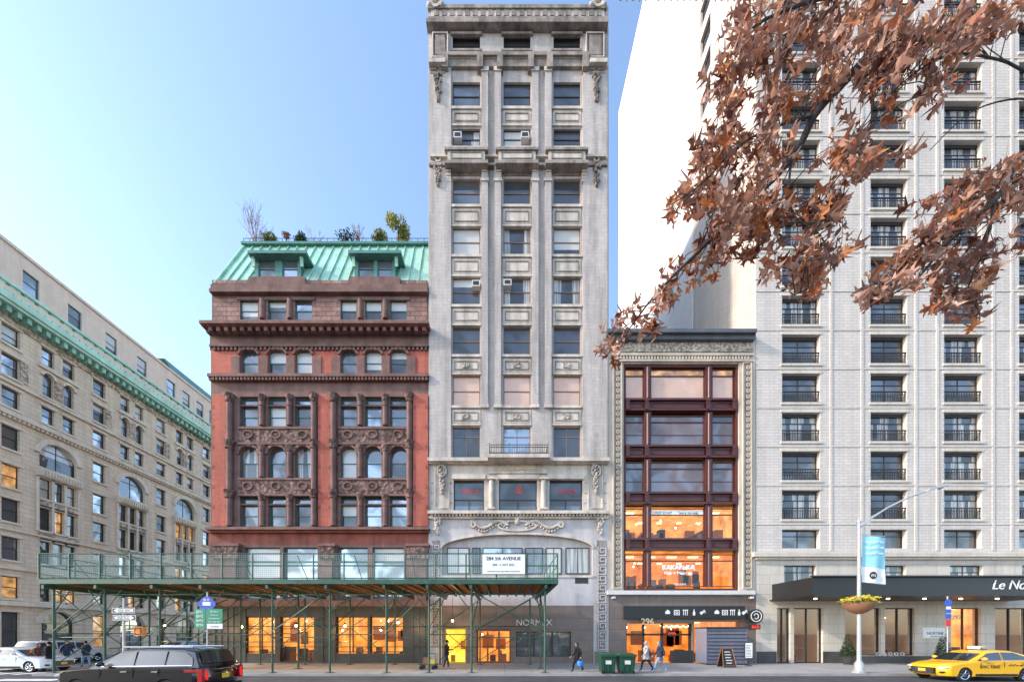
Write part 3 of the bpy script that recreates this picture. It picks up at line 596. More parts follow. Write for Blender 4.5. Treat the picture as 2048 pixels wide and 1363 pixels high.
l.box('white_paint',A(1306,1018,1410,1026),-.30,-.27); l.text('POP SCALP',(A(1330,0,0,0)[0],.262,A(0,0,0,1025)[2]),.24,'copper_dark',ext=.006); l.text('TINY & TEX HAIR',(A(1380,0,0,0)[0],.262,A(0,0,0,1025)[2]),.18,'plastic_green',ext=.006)
l.box('white_frame',A(1215,1180,1511,1188),-.2,.3)
l.wall('brown_granite',A(1217,1190,1511,1326),[A(1252,1246,1386,1326),A(1388,1242,1484,1326)],th=.6)
roomb(l,A(1250,1238,1484,1326),-.7,-6,'room_amber',6)
l.box('black_metal',A(1250,1211,1490,1236),0,.35)
def ic(x): return A(x,0,0,0)[0]
zi=C(A(0,0,0,1224),.35)[2]
for k,x in enumerate((1331,1349,1366,1383,1400,1428,1444,1459,1472,1483)):
    a=ic(x); o=.36
    if k%5==0: l.box('white_paint',(a-.16,a+.16,zi-.1,zi+.05),.35,o); l.poly('white_paint',[(a-.18,zi+.05),(a+.18,zi+.05),(a,zi+.2)],.35,o)
    elif k%5==1: l.frame('white_paint',(a-.2,a+.2,zi-.18,zi+.18),.05,.35,o); l.ring('white_paint',a,zi,.05,.05,.05,.35,o,10,0,6.28)
    elif k%5==2:
        for d in (-.13,0,.13): l.box('white_paint',(a+d-.02,a+d+.02,zi-.2,zi+.12),.35,o); l.box('white_paint',(a+d-.05,a+d+.05,zi+.12,zi+.2),.35,o)
    elif k%5==3: l.box('white_paint',(a-.08,a+.08,zi-.2,zi+.05),.35,o); l.box('white_paint',(a-.03,a+.03,zi+.05,zi+.22),.35,o)
    else: l.poly('white_paint',[(a-.2,zi-.05),(a-.1,zi-.17),(a+.2,zi+.1),(a+.1,zi+.2)],.35,o); l.ring('white_paint',a,zi-.04,.16,.1,.04,.35,o,10)
l.text('296',(ic(1291),-.37,A(0,0,0,1248)[2]),.6,'gold_letter',ext=.03,bold=.01)
l.quad('g_clear',A(1252,1246,1330,1326),-.4)
for x in (1254,1290,1328,1384): l.box('dark_frame',A(x-2,1246,x+2,1326),-.45,-.3)
l.box('dark_frame',A(1256,1266,1386,1270),-.45,-.3); l.box('dark_frame',A(1345,1300,1386,1326),-.4,.05)
for i in range(30): l.ball('lamp_glow',(ic(1325+i*2),.35,A(0,0,0,1250)[2]-.12*abs(math.sin(i*.55))),.03,.03,.03,6,4)
l.quad('g_clear2',A(1388,1242,1484,1326),-.4); l.box('black_metal',A(1340,1258,1350,1272),-.35,-.25)
l.text('OPEN',(ic(1347),.25,A(0,0,0,1268)[2]),.22,'red_neon',ext=.01)
a=ic(1503); z=A(0,0,0,1232)[2]
l.rod('black_metal',(a,-.35,z),(a,-.5,z),.5,n=28); l.ring('white_paint',a,z,.34,.34,.05,.5,.515,28,0,6.283); l.ring('white_paint',a,z,.12,.16,.05,.5,.515,20,.2,5.6)
l.box('black_metal',(a-.35,a+.35,z-.92,z-.58),.3,.42); l.text('BAR',(a,-.43,z-.85),.3,'red_neon',ext=.01); l.rod('black_metal',(a,0,z),(a,-.4,z),.04)
for x in (1228,1505): l.box('white_frame',A(x-3,1192,x+3,1196),0,.3)
l.wbox('roof_tar',A(1217,0,0,0)[0]+.01,A(0,0,1509,0)[1]-.05,7,12,0,23.2); l.wbox('roof_tar',A(1217,0,0,0)[0]+.01,A(0,0,1509,0)[1]-.05,.65,12,23.0,23.4)
l.done()
# ------------------------------------------------------------------ hotel
h=G('hotel_building',px=True); HX0=1512
HC=[(1564,1640),(1741,1814),(1888,1964),(2038,2110),(2184,2258)]
rowsH=[(592-77.6*k,650-77.6*k) for k in range(-5,19)]
hol=[]
for (a,c) in HC:
    for y0,y1 in rowsH: hol.append(A(a,y0,c,y1))
    hol.append(A(a,1058,c,1096))
h.wall('hotel_brick',A(HX0,-880,2330,1118),hol,th=.6)
for ci,(a,c) in enumerate(HC):
    for ri,(y0,y1) in enumerate(rowsH):
        r=A(a,y0,c,y1)
        if r[2]>62: h.quad('g_dark',r,-.4); continue
        win(h,r,'dark_frame',rec=.38,style='cross',kinds=('g_dark','c','g_mid','c','c'),fw=.05)
        h.box('hotel_stone',(r[0]-.12,r[1]+.12,r[2]-.16,r[2]-.002),-.1,.08); h.box('hotel_stone',(r[0]-.1,r[1]+.1,r[3]+.002,r[3]+.2),-.02,.04)
        z1=r[2]+.80
        h.box('dark_frame',(r[0]+.02,r[1]-.02,z1,z1+.06),-.12,-.04); h.box('dark_frame',(r[0]+.02,r[1]-.02,r[2]+.08,r[2]+.13),-.1,-.06); h.box('dark_frame',(r[0]+.02,r[1]-.02,r[2]+.62,r[2]+.65),-.1,-.06)
        n=15
        for i in range(n): aa=r[0]+.08+(r[1]-r[0]-.16)*i/(n-1); h.box('dark_frame',(aa-.014,aa+.014,r[2]+.13,z1),-.095,-.065)
        h.box('dark_frame',(r[0]+.03,r[1]-.03,r[3]-.2,r[3]-.02),-.36,-.25)
    win(h,A(a,1058,c,1096),'dark_frame',rec=.4,style='cross',kinds=('g_dark','g_mid'))
for x in (1660,1722,1830,1873,1985,2022): h.box('hotel_brick',A(x,-860,x+5,1100),0,.05)
for k in range(-6,19): y=592-77.6*k+66; h.box('hotel_brick',A(HX0,y,2330,y+3),0,.035)
h.box('hotel_stone',A(1508,1103,2330,1112),-.2,.35); h.box('hotel_stone',A(HX0,1112,2330,1118),-.2,.18)
W1=[(1568,1632),(1744,1812),(1900,1966),(2044,2112)]
G1=[(1554,1581),(1588,1646),(1690,1762),(1770,1830),(1902,1962),(1990,2060)]
h.wall('hotel_stone',A(HX0,1118,2330,1326),[A(a,1130,c,1172) for a,c in W1]+[A(a,1215,c,1310 if i in(2,3) else 1325) for i,(a,c) in enumerate(G1)],th=.5)
for a,c in W1: win(h,A(a,1130,c,1172),'dark_frame',rec=.3,style='cross',kinds=('c','g_mid'))
for i,(a,c) in enumerate(G1):
    r=A(a,1215,c,1310 if i in(2,3) else 1325); h.frame('dark_frame',r,.07,-.3,-.18); h.quad('g_clear2',r,-.25); h.box('dark_frame',((r[0]+r[1])/2-.03,(r[0]+r[1])/2+.03,r[2]+.07,r[3]-.07),-.3,-.18)
    if i==4: roomb(h,(r[0]-.5,r[1]+.5,0.05,r[3]+.1),-.52,-5,'room_shop',2)
    else: roomb(h,(r[0]-.02,r[1]+.02,0.05,r[3]+.02),-.52,-4,'room_dim',0)
h.box('dark_granite',A(1514,1302,1553,1326),0,.06); h.box('dark_granite',A(1647,1302,1689,1326),0,.06); h.box('dark_granite',A(1690,1311,1900,1326),0,.06); h.box('dark_granite',A(1963,1302,1989,1326),0,.06)
for x in (1700,1712,1724,1736,1748): a=ic(x+55); h.ring('white_frame',a,A(0,0,0,1307)[2],.1,.1,.04,0,.08,12,0,6.283)
h.box('white_paint',A(1846,1254,1890,1275),0,.03); h.text('NORTIER',(ic(1869),-.035,A(0,0,0,1268)[2]),.28,'black_metal',ext=.004); h.text('RESTAURANT',(ic(1869),-.035,A(0,0,0,1273)[2]),.1,'black_metal',ext=.004)
h.text('292',(ic(1912),-.02,A(0,0,0,1238)[2]),.45,'gold_letter',ext=.02)
# canopy
h.wbox('black_metal',19.07,36,-3.5,-3.35,4.5,5.6); h.wbox('black_metal',19.07,19.22,-3.35,-.003,4.5,5.6); h.wbox('dark_frame',19.22,36,-3.35,-.003,5.3,5.45); h.wbox('dark_frame',18.9,36,-3.7,-3.5,5.6,5.68)
for i in range(14): h.wbox('dark_frame',20+i*1.2,20.1+i*1.2,-3.35,-.01,4.7,5.29)
h.wbox('black_metal',18.9,36,-3.8,-.003,4.42,4.5)
for i in range(6): h.ball('lamp_glow',(20.5+i*2.4,-2,4.4),.09,.09,.04)
h.text('Le Nortier',(30.15,-3.51,4.85),.82,'white_paint',ext=.02,align='LEFT',shear=.3)
# side & back masses
hs=G('tmp',lambda a,o,z:(17.93-o,a,z))
side=[(5.9,7.6,49+2.77*k,50.8+2.77*k) for k in range(10)]
hs.wall('hotel_brick',(.62,8.9,0,78.7),side,o=.002,th=.4)
for r in side: win(hs,r,'dark_frame',rec=.3,style='cross',kinds=('g_dark','g_mid')); 
hs.wall('hotel_render',(8.9,32,0,84),[],o=.06,th=.5)
for k in range(20): hs.box('hotel_render',(8.95,31.9,20+3.2*k,20.05+3.2*k),.06,.075)
for key_,(v,f) in hs.d.items(): h.add(key_[0],v,f,key_[1])
bpy.data.objects.remove(hs.e)
h.wbox('hotel_render',18.5,47,8.95,32,0,84); h.wbox('roof_tar',18.4,47,.7,8.8,78,78.6)
h.done()
# ------------------------------------------------------------------ stone corner building (across side street)
s=G('stone_corner_building',lambda a,o,z:(-39+o,a,z))
LEN=34; sing=[2.8+6.42*i for i in range(5)]; bays=[5.95+6.42*i for i in range(4)]
hl=[];todo=[]
for c in sing:
    for z0,z1 in ((24.8,26.3),(22.3,24.0),(19.9,21.4),(16.6,18.4),(13.6,15.4),(10.9,12.7),(7.9,9.7),(4.9,6.6),(.8,3.8)):
        r=(c-.55,c+.55,z0,z1); hl.append(r); todo.append((r,'dh'))
for c in bays:
    for z0,z1 in ((24.8,26.3),(19.9,21.3)):
        for d in (-.75,.75): r=(c+d-.45,c+d+.45,z0,z1); hl.append(r); todo.append((r,'dh'))
    for d in (-.75,.75): r=(c+d-.38,c+d+.38,22.2,24.2); hl.append(r); todo.append((r,'arch'))
    r=(c-1.35,c+1.35,16.1,18.4); hl.append(r); todo.append((r,'barch'))
    for z0,z1 in ((13.5,15.2),(10.8,12.7),(8.0,9.9),(4.8,6.8)):
        for d in (-.92,0,.92): r=(c+d-.4,c+d+.4,z0,z1); hl.append(r); todo.append((r,'dh'))
    r=(c-1.2,c+1.2,.6,4.0); hl.append(r); todo.append((r,'barch'))
s.wall('limestone',(0,LEN,0,28),hl,th=.5)
for r,k in todo:
    kinds=('g_sky','g_mid','g_dark','b','g_warm') if r[2]<16 else ('g_sky','g_mid','b')
    win(s,r,'dark_frame',rec=.3,style='cross' if k=='barch' else 'dh',kinds=kinds)
    w=(r[1]-r[0])/2; c=(r[0]+r[1])/2
    if k!='dh': s.spandrel('limestone_trim',r,r[3]-w*.85,-.3,.004); s.ring('limestone_trim',c,r[3]-w*.85,w,w*.85,.18 if k=='arch' else .4,0,.14,16)
    else: s.box('limestone_trim',(r[0]-.14,r[1]+.14,r[3]+.02,r[3]+.2),0,.1)
    s.box('limestone_trim',(r[0]-.12,r[1]+.12,r[2]-.16,r[2]-.003),-.05,.14)
for c in bays:
    s.box('limestone_trim',(c-1.6,c+1.6,15.3,15.9),0,.35); dent(s,'limestone_trim',c-1.5,c+1.5,15.4,15.8,.35,.45,.22); s.box('carved_limestone',(c-1.45,c+1.45,12.78,13.3),0,.1); s.box('carved_limestone',(c-1.45,c+1.45,10.0,10.55),0,.1)
    for d in (-1.5,-.46,.46,1.5): s.col('limestone_trim',c+d,10.7,15.2,.1,.06,8)
    s.box('limestone_trim',(c-1.5,c+1.5,24.45,24.6),0,.2); s.box('carved_limestone',(c-.32,c+.32,22.4,24.0),0,.08)
    s.box('carved_limestone',(c-2.6,c-2.1,22.3,24.0),0,.06); s.box('limestone_trim',(c-1.4,c+1.4,7.1,7.7),0,.3)
for z,o,hh in ((21.75,.2,.2),(19.2,.35,.35),(7.15,.25,.2),(4.3,.45,.35),(10.2,.2,.12)):
    s.box('limestone_trim',(-.2,LEN,z,z+hh),0,o)
dent(s,'limestone_trim',0,LEN,19.0,19.2,0,.25,.3)
s.box('carved_limestone',(0,LEN,26.45,26.9),0,.12)
dent(s,'copper_green',0,LEN,26.95,27.4,0,.75,.62,.45)
s.box('copper_light',(-.5,LEN,27.4,27.62),-.2,1.0); s.box('copper_light',(-.5,LEN,27.62,28.05),-.2,1.15)
dent(s,'copper_light',0,LEN,28.05,28.3,1.0,1.12,.5,.5)
s.box('pink_render',(0,LEN,28.0,29.4),-.3,-.05); dent(s,'copper_light',0,LEN,29.4,29.6,-.28,-.08,.9,.7); s.box('copper_light',(0,LEN,29.6,29.8),-.35,.1)
ph=[(1.1+3.2*i,2.2+3.2*i,30.6,32.3) for i in range(5)]+[(17.5+2.1*i,18.6+2.1*i,30.6,32.3) for i in range(8)]
s.wall('pink_render',(0,LEN,28.0,33.4),ph,o=-1.0); 
for r in ph:
    q=G('tmp',lambda a,o,z:(-40+o,a,z)); win(q,r,'frame_green',rec=.2,kinds=('g_sky','b','g_mid'))
    for k_,(v,f) in q.d.items(): s.add(k_[0],v,f,k_[1])
    bpy.data.objects.remove(q.e)
s.box('pink_render',(0,LEN,33.4,33.65),-1.4,-.85)
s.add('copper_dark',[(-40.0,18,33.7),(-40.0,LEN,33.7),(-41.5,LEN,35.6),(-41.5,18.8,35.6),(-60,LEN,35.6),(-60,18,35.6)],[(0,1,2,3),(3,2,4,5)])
s.wbox('limestone',-150,-39.55,.02,LEN-.02,0,28.4); s.wbox('pink_render',-150,-40.45,.02,LEN-.02,28.4,33.38)  # unseen extra length, added to block low sun from the street
s.done()
# ------------------------------------------------------------------ ground
def sheet(name,mat,x0,x1,y0,y1,z):
    me=bpy.data.meshes.new(name); me.from_pydata([(x0,y0,z),(x1,y0,z),(x1,y1,z),(x0,y1,z)],[],[(0,1,2,3)]); me.materials.append(MATS[mat]); o=bpy.data.objects.new(name,me); scene.collection.objects.link(o); return o
sheet('ground','asphalt',-900,900,-900,900,-.16)
sheet('road','asphalt',-300,300,-23.6,-7.0,-.13); sheet('road','asphalt',-35.2,-24.9,-6.99,120,-.126)
def pave(name,x0,x1,y0,y1,kerbs):
    g=G(name)
    g.wbox('paving_slab',x0,x1,y0,y1,-.2,0)
    for k in kerbs: g.wbox('kerb_stone',*k,-.2,.004)
    g.done()
stone('paving_slab',(.38,.365,.35),var=.25,scale=.6,stain=0,bump=.1)
nt=MATS['paving_slab'].node_tree
bt=N(nt,'ShaderNodeTexBrick'); L(nt,coords(nt,False),bt.inputs[0]); bt.offset=0; bt.inputs['Scale'].default_value=1; bt.inputs['Brick Width'].default_value=1.5; bt.inputs['Row Height'].default_value=1.5; bt.inputs['Mortar Size'].default_value=.015
bs=[n for n in nt.nodes if n.type=='BSDF_PRINCIPLED'][0]; src=bs.inputs['Base Color'].links[0].from_socket
L(nt,src,bt.inputs['Color1']); bt.inputs['Color2'].default_value=(.31,.30,.29,1); bt.inputs['Mortar'].default_value=(.14,.135,.13,1); L(nt,bt.outputs[0],bs.inputs['Base Color'])
pave('sidewalk',-24.7,120,-6.85,.5,[(-24.9,120,-7.0,-6.85),(-24.9,-24.7,-6.85,.5)])
pave('sidewalk',-24.7,-21,.5,60,[(-24.9,-24.7,.5,60)])
pave('sidewalk',-39,-35.4,-6.85,60,[(-35.4,-35.2,-7,60),(-150,-35.4,-7,-6.85)])
pave('sidewalk',-150,-39,-6.85,.02,[])
pave('sidewalk',-150,120,-32,-23.8,[(-150,120,-23.8,-23.6)])
for i in range(9): sheet('crosswalk_marking','road_paint',-34.6+i*1.1,-34.1+i*1.1,-6.4,-3.2,-.118)
for i in range(12): sheet('lane_marking','road_paint',-60+i*9,-57+i*9,-12.6,-12.48,-.124); 
for i in range(5): sheet('crosswalk_marking','road_paint',-24.5,-21.5,-9+-i*2.4,-8.3-i*2.4,-.124)
# ------------------------------------------------------------------ sidewalk shed
d=G('sidewalk_shed'); GS='green_steel'
X0,X1,Y0,Y1=-24.4,2.75,-7.1,-.7
ZB=4.85
fx=[GX(x,20) for x in (108,210,320,415,545,660,773,858,943,1090)]; yF=-6.6
bx=[GX(x,25.4) for x in (430,520,610,700,790,880,960,1060)]; yB=-1.2
def post(x,y,z1=4.5):
    d.rod(GS,(x,y,0.02),(x,y,z1),.055); d.wbox(GS,x-.14,x+.14,y-.14,y+.14,.015,.03); d.wbox('wood_plank',x-.2,x+.2,y-.2,y+.2,.005,.015)
for x in fx: post(x,yF)
for x in fx: post(x,-4.1) if x<-10 or x>1 else None
for x in bx: post(x,yB)
for x in fx: d.wbox(GS,x-.07,x+.07,Y0,Y1,4.46,4.66)
for i in range(len(fx)-1):
    a,c=fx[i],fx[i+1]
    d.rod(GS,(a,yF+.06,4.2),(c,yF+.06,4.2),.032); d.rod(GS,(a,yF+.06,1.9+.15*(i%2)),(c,yF+.06,1.9+.15*(i%2)),.03)
    if i%2==0: d.rod(GS,(a,yF-.05,2.2),(c,yF-.05,4.4),.028); d.rod(GS,(a,yF+.1,4.4),(c,yF+.1,2.2),.028)
    d.rod(GS,(a+.05,yF,3.3),((a+.9),yF,4.45),.025); d.rod(GS,(c-.05,yF,3.3),((c-.9),yF,4.45),.025)
for i in range(len(bx)-1):
    a,c=bx[i],bx[i+1]; d.rod(GS,(a,yB,1.2),(c,yB,1.2),.028); d.rod(GS,(a,yB,2.6),(c,yB,2.6),.028); d.rod(GS,(a,yB+.05,.3),(c,yB+.05,2.5),.026); d.rod(GS,(a,yB-.05,2.5),(c,yB-.05,4.4),.026)
    if i%2: d.rod(GS,(a,yB-.05,2.5),(c,yB-.05,.3),.026)
for x in fx: d.rod(GS,(x,yF,2.3),(x,yB-.5,4.4),.026); d.rod(GS,(x,yF,2.1),(x,-4.1 if (x<-10 or x>1) else yF+.1,2.1),.026)
for x in fx[:3]+fx[-1:]: d.rod(GS,(x,yF,.4),(x,-4.1,2.1),.026); d.rod(GS,(x,-4.1,.4),(x,yF,2.1),.026); d.rod(GS,(x,-4.1,4.4),(x,yF,2.1),.026)
for i in range(5): d.rod(GS,(fx[i],-4.1,1.6),(fx[i+1],-4.1,1.6),.026); d.rod(GS,(fx[i],-4.1,2.0),(fx[i+1],-4.1,4.3),.026)
d.wbox('wood_plank',X0+.1,X1-.1,Y0+.1,Y1,ZB-.03,ZB+.04)
n=46
for i in range(n): x=X0+.2+(X1-X0-.4)*i/(n-1); d.wbox('wood_plank' if i%3 else GS,x-.05,x+.05,Y0+.12,Y1,4.67,ZB-.032)
d.wbox(GS,X0,X1,Y0-.05,Y0+.08,4.70,4.94); d.wbox(GS,X0-.05,X0+.08,Y0+.08,Y1,4.70,4.94); d.wbox(GS,X1-.08,X1+.05,Y0+.08,Y1,4.70,4.94)
d.wbox('wood_plank',X0+.1,-21.4,Y1+.01,9,ZB-.03,ZB+.04); d.wbox(GS,X0-.05,X0+.08,Y1+.01,9,4.70,4.94); d.wbox(GS,X0,-21.4,9,9.1,4.70,4.94)
for y in (1.5,4.3,7,8.9):
    post(X0+.4,y); post(-21.6,y); d.wbox(GS,X0,-21.4,y-.06,y+.06,4.5,4.655); d.rod(GS,(X0+.4,y,2.2),(-21.6,y,4.4),.024)
for z in (1.2,2.6): d.rod(GS,(X0+.4,-4,z),(X0+.4,8.9,z),.025)
def rail(p,q):
    p=Vector(p);q=Vector(q); n=max(1,int((q-p).length/1.55))
    for z in (5.0,5.65,6.28): d.rod(GS,p+Vector((0,0,z)),q+Vector((0,0,z)),.03,n=6)
    for i in range(n+1): c=p.lerp(q,i/n); d.rod(GS,c+Vector((0,0,4.95)),c+Vector((0,0,6.3)),.04,n=6)
    d.add('netting',[p+Vector((0,0,5.0)),q+Vector((0,0,5.0)),q+Vector((0,0,6.28)),p+Vector((0,0,6.28))],[(0,1,2,3)])
rail((X0,Y0,0),(X1,Y0,0)); rail((X1,Y0+.02,0),(X1,Y1,0)); rail((X0,Y0+.02,0),(X0,9,0))
for i in range(9): x=X0+1.5+i*3; d.rod(GS,(x,Y0+.05,6.2),(x,Y0+1.2,4.95),.022,n=5)
d.wbox('white_paint',GX(965,19.4),GX(1050,19.4),Y0-.12,Y0-.09,5.2,6.22)
xm=GX(1007,19.4); d.text('284 5th AVENUE',(xm,Y0-.125,5.92),.25,'black_metal',ext=.003,bold=.004); d.text('284 - 5 APT INC',(xm,Y0-.125,5.62),.17,'black_metal',ext=.003); d.text('CONSTRUCTION SHED PERMIT 212-594-4900',(xm,Y0-.125,5.3),.085,'black_metal',ext=.003)
for x,y in ((483,1252),(592,1250),(690,1250),(796,1243),(905,1240),(330,1250)):
    v=W(x,y,23.5); d.ball('lamp_glow',(v.x,v.y,v.z),.075,.075,.09); d.rod('black_metal',(v.x,v.y,v.z+.1),(v.x,v.y,4.6),.012,n=5); d.lathe('black_metal',(v.x,v.y,v.z+.05),[(.14,0),(.05,.1),(.02,.14)],8)
    for k in range(5): d.rod('black_metal',(v.x+.12*math.cos(k*1.256),v.y+.12*math.sin(k*1.256),v.z+.05),(v.x+.06*math.cos(k*1.256),v.y+.06*math.sin(k*1.256),v.z-.14),.006,n=4)
    ld=bpy.data.lights.new('bulb','POINT'); ld.energy=130; ld.color=(1,.62,.28); ld.shadow_soft_size=.1; lo=bpy.data.objects.new('bulb',ld); lo.location=(v.x,v.y-.05,v.z-.2); scene.collection.objects.link(lo); lo.parent=d.e
d.done()
# ------------------------------------------------------------------ street furniture
g=G('street_lamp'); X=GX(1718,19.9); Y=CAMY+19.9; mt='grey_metal'
g.lathe(mt,(X,Y,0),[(.3,0),(.3,.1),(.22,.15),(.2,.5),(.13,.62),(.1,.7)],8); g.rod(mt,(X,Y,.7),(X,Y,8.0),.1,.07,12)
pts=[Vector((X,Y,7.7)),Vector((X+.5,Y,8.15)),Vector((X+1.5,Y,8.8)),Vector((X+2.6,Y,9.35)),Vector((X+3.6,Y,9.7))]
for i in range(4): g.rod(mt,pts[i],pts[i+1],.05,.045)
g.rod(mt,(X,Y,8.0),(X,Y,8.25),.1,.02); g.rod(mt,(X,Y,8.0),(X+1.5,Y,8.78),.02)
hd=[(3.5,9.64),(3.6,9.78),(4.4,10.05),(4.75,10.08),(4.7,9.98),(4.3,9.88)]
g.add(mt,[(X+a,Y-.17,z) for a,z in hd]+[(X+a,Y+.17,z) for a,z in hd],[(0,1,2,3,4,5),(11,10,9,8,7,6)]+[(i,(i+1)%6,(i+1)%6+6,i+6) for i in range(6)])
g.rod('white_frame',(X+4.35,Y,9.9),(X+4.35,Y,9.82),.15,.1,12)
g.done()
g=G('street_banner'); bx0=X+.12
vs=[];fs=[]
for i in range(9):
    for j in range(7): vs.append((bx0+.06+1.25*i/8,Y-.02+.06*math.sin(i*.9+j*.3),7.35-.15*(i/8)-2.5*j/6))
for i in range(8):
    for j in range(6): k=i*7+j; fs.append((k,k+1,k+8,k+7))
lo_=[f for f in fs if f[0]%7>=4]; hi_=[f for f in fs if f[0]%7<4]
g.add('banner_teal',vs,hi_,True); g.add('white_paint',vs,lo_,True)
g.rod('grey_metal',(X,Y,7.4),(X+1.4,Y,7.27),.02); g.rod('grey_metal',(X,Y,4.86),(X+1.4,Y,4.72),.02)
for i,tx in enumerate(('WELCOME TO','THE HEART OF','MANHATTAN')): g.text(tx,(bx0+.6,Y-.1,6.9-.3*i),.15,'white_paint',ext=.004)
g.rod('black_metal',(bx0+.55,Y-.09,5.2),(bx0+.55,Y-.1,5.2),.2,n=16); g.text('FN',(bx0+.55,Y-.115,5.12),.2,'white_paint',ext=.004)
g.done()
def leafcloud(g,mats,c,rx,ry,rz,n,sz,cone=0,shell=.5):
    for i in range(n):
        while True:
            p=Vector((U(-1,1),U(-1,1),U(-1,1)))
            if cone:
                if math.hypot(p.x,p.y)<(1-(p.z+1)/2)**.8 and math.hypot(p.x,p.y)>(1-(p.z+1)/2)*.5: break
            elif shell<p.length<1+.2*math.sin(p.x*7)*math.cos(p.z*6): break
        q=Vector((c[0]+p.x*rx,c[1]+p.y*ry,c[2]+p.z*rz)); u=Vector((U(-1,1),U(-1,1),U(-1,1))).normalized(); v=u.orthogonal().normalized(); s_=sz*U(.6,1.3)
        g.add(random.choice(mats),[q-u*s_,q+v*s_*.45,q+u*s_,q-v*s_*.45],[(0,1,2,3)])
g=G('hanging_flower_basket')
g.lathe('terracotta',(X,Y,3.15),[(.12,0),(.35,.1),(.6,.3),(.72,.5),(.75,.58)],16)
leafcloud(g,['leaf_green','leaf_dkgreen'],(X,Y,3.75),.85,.6,.22,500,.07,shell=0); leafcloud(g,['flower_yellow','flower_yellow','leaf_yellow'],(X,Y,3.85),.95,.65,.3,1100,.06,shell=.2)
g.rod('black_metal',(X,Y-.7,3.7),(X,Y,4.5),.01); g.done()
g=G('bus_stop_sign'); x=GX(415,18.9); y=CAMY+18.9
g.rod('grey_metal',(x,y,0),(x,y,4.2),.035); z=2.1+(1266-1207)/39.4
g.rod('sign_blue',(x,y-.05,z),(x,y-.03,z),.38,n=24); g.box('sign_blue',(x-.45,x+.45,z-.12,z+.12),-y+.051,-y+.06); 
g.box('white_paint',(x-.2,x+.2,z-.08,z+.1),-y+.061,-y+.066); g.text('BUS',(x,y-.07,z+.15),.18,'white_paint',ext=.003)
g.box('sign_green',(x-.6,x-.05,z-1.25,z-.25),-y+.04,-y+.06); g.box('sign_green',(x+.02,x+.8,z-1.0,z-.25),-y+.04,-y+.06)
for i,tx in enumerate(('BM1','BM2','BM3','BM4')): g.text(tx,(x-.33,y-.07,z-.47-.22*i),.2,'white_paint',ext=.003)
for i,tx in enumerate(('Mill Basin','Canarsie','Georgetown','Gerritsen Bch')): g.text(tx,(x+.4,y-.07,z-.42-.17*i),.11,'white_paint',ext=.003)
g.box('white_paint',(x+.02,x+.8,z-1.25,z-1.0),-y+.04,-y+.06); g.text('to E 57 St',(x+.4,y-.07,z-1.17),.1,'black_metal',ext=.003)
g.done()
g=G('one_way_sign_post'); x=GX(248,18.9); y=CAMY+18.9
g.rod('grey_metal',(x,y,-.1),(x,y,3.9),.07,.05); g.lathe('grey_metal',(x,y,-.1),[(.2,0),(.2,.1),(.1,.5)],8)
def oneway(z,dx,rev):
    g.box('black_metal',(x+dx-.6,x+dx+.6,z-.15,z+.15),-y+.06,-y+.075); g.frame('white_paint',(x+dx-.58,x+dx+.58,z-.13,z+.13),.02,-y+.075,-y+.08)
    sg=-1 if rev else 1; c=x+dx
    pts=[(c-sg*.5,z-.07),(c+sg*.28,z-.07),(c+sg*.28,z-.12),(c+sg*.5,z),(c+sg*.28,z+.12),(c+sg*.28,z+.07),(c-sg*.5,z+.07)]
    g.poly('white_paint',pts,-y+.076,-y+.081); g.text('ONE WAY',(c-.05*sg,y-.083,z-.05),.14,'black_metal',ext=.002)
oneway(3.27,.05,True); oneway(2.9,.1,False)
g.done()
g=G('pedestrian_signal'); x2=GX(284,18.9)
g.box('sign_orange',(x2-.22,x2+.22,2.0,2.45),-y,-y+.2); g.box('black_metal',(x2-.18,x2+.18,2.04,2.41),-y+.2,-y+.21)
for i in range(4): g.box('orange_glow',(x2-.08+.045*i,x2-.05+.045*i,2.2,2.34-.015*abs(i-1.5)),-y+.211,-y+.215)
g.box('orange_glow',(x2-.09,x2+.09,2.1,2.2),-y+.211,-y+.215); g.box('orange_glow',(x2-.14,x2-.09,2.15,2.24),-y+.211,-y+.215)
g.rod('grey_metal',(x2-.2,y,2.25),(x,y,2.25),.03); g.done()
g=G('bus_stop_sign'); x=GX(1895,20); y=CAMY+20
g.rod('grey_metal',(x,y,0),(x,y,4.1),.03); g.rod('sign_blue',(x,y-.05,3.75),(x,y-.03,3.75),.2,n=20); g.box('sign_blue',(x-.15,x+.15,2.9,3.45),-y+.03,-y+.05); g.box('white_paint',(x-.13,x+.13,3.4,3.55),-y+.051,-y+.056); g.box('red_paint',(x-.13,x+.13,2.5,2.85),-y+.03,-y+.05); g.text('M2 M3',(x,y-.06,3.15),.09,'white_paint',ext=.002); g.done()
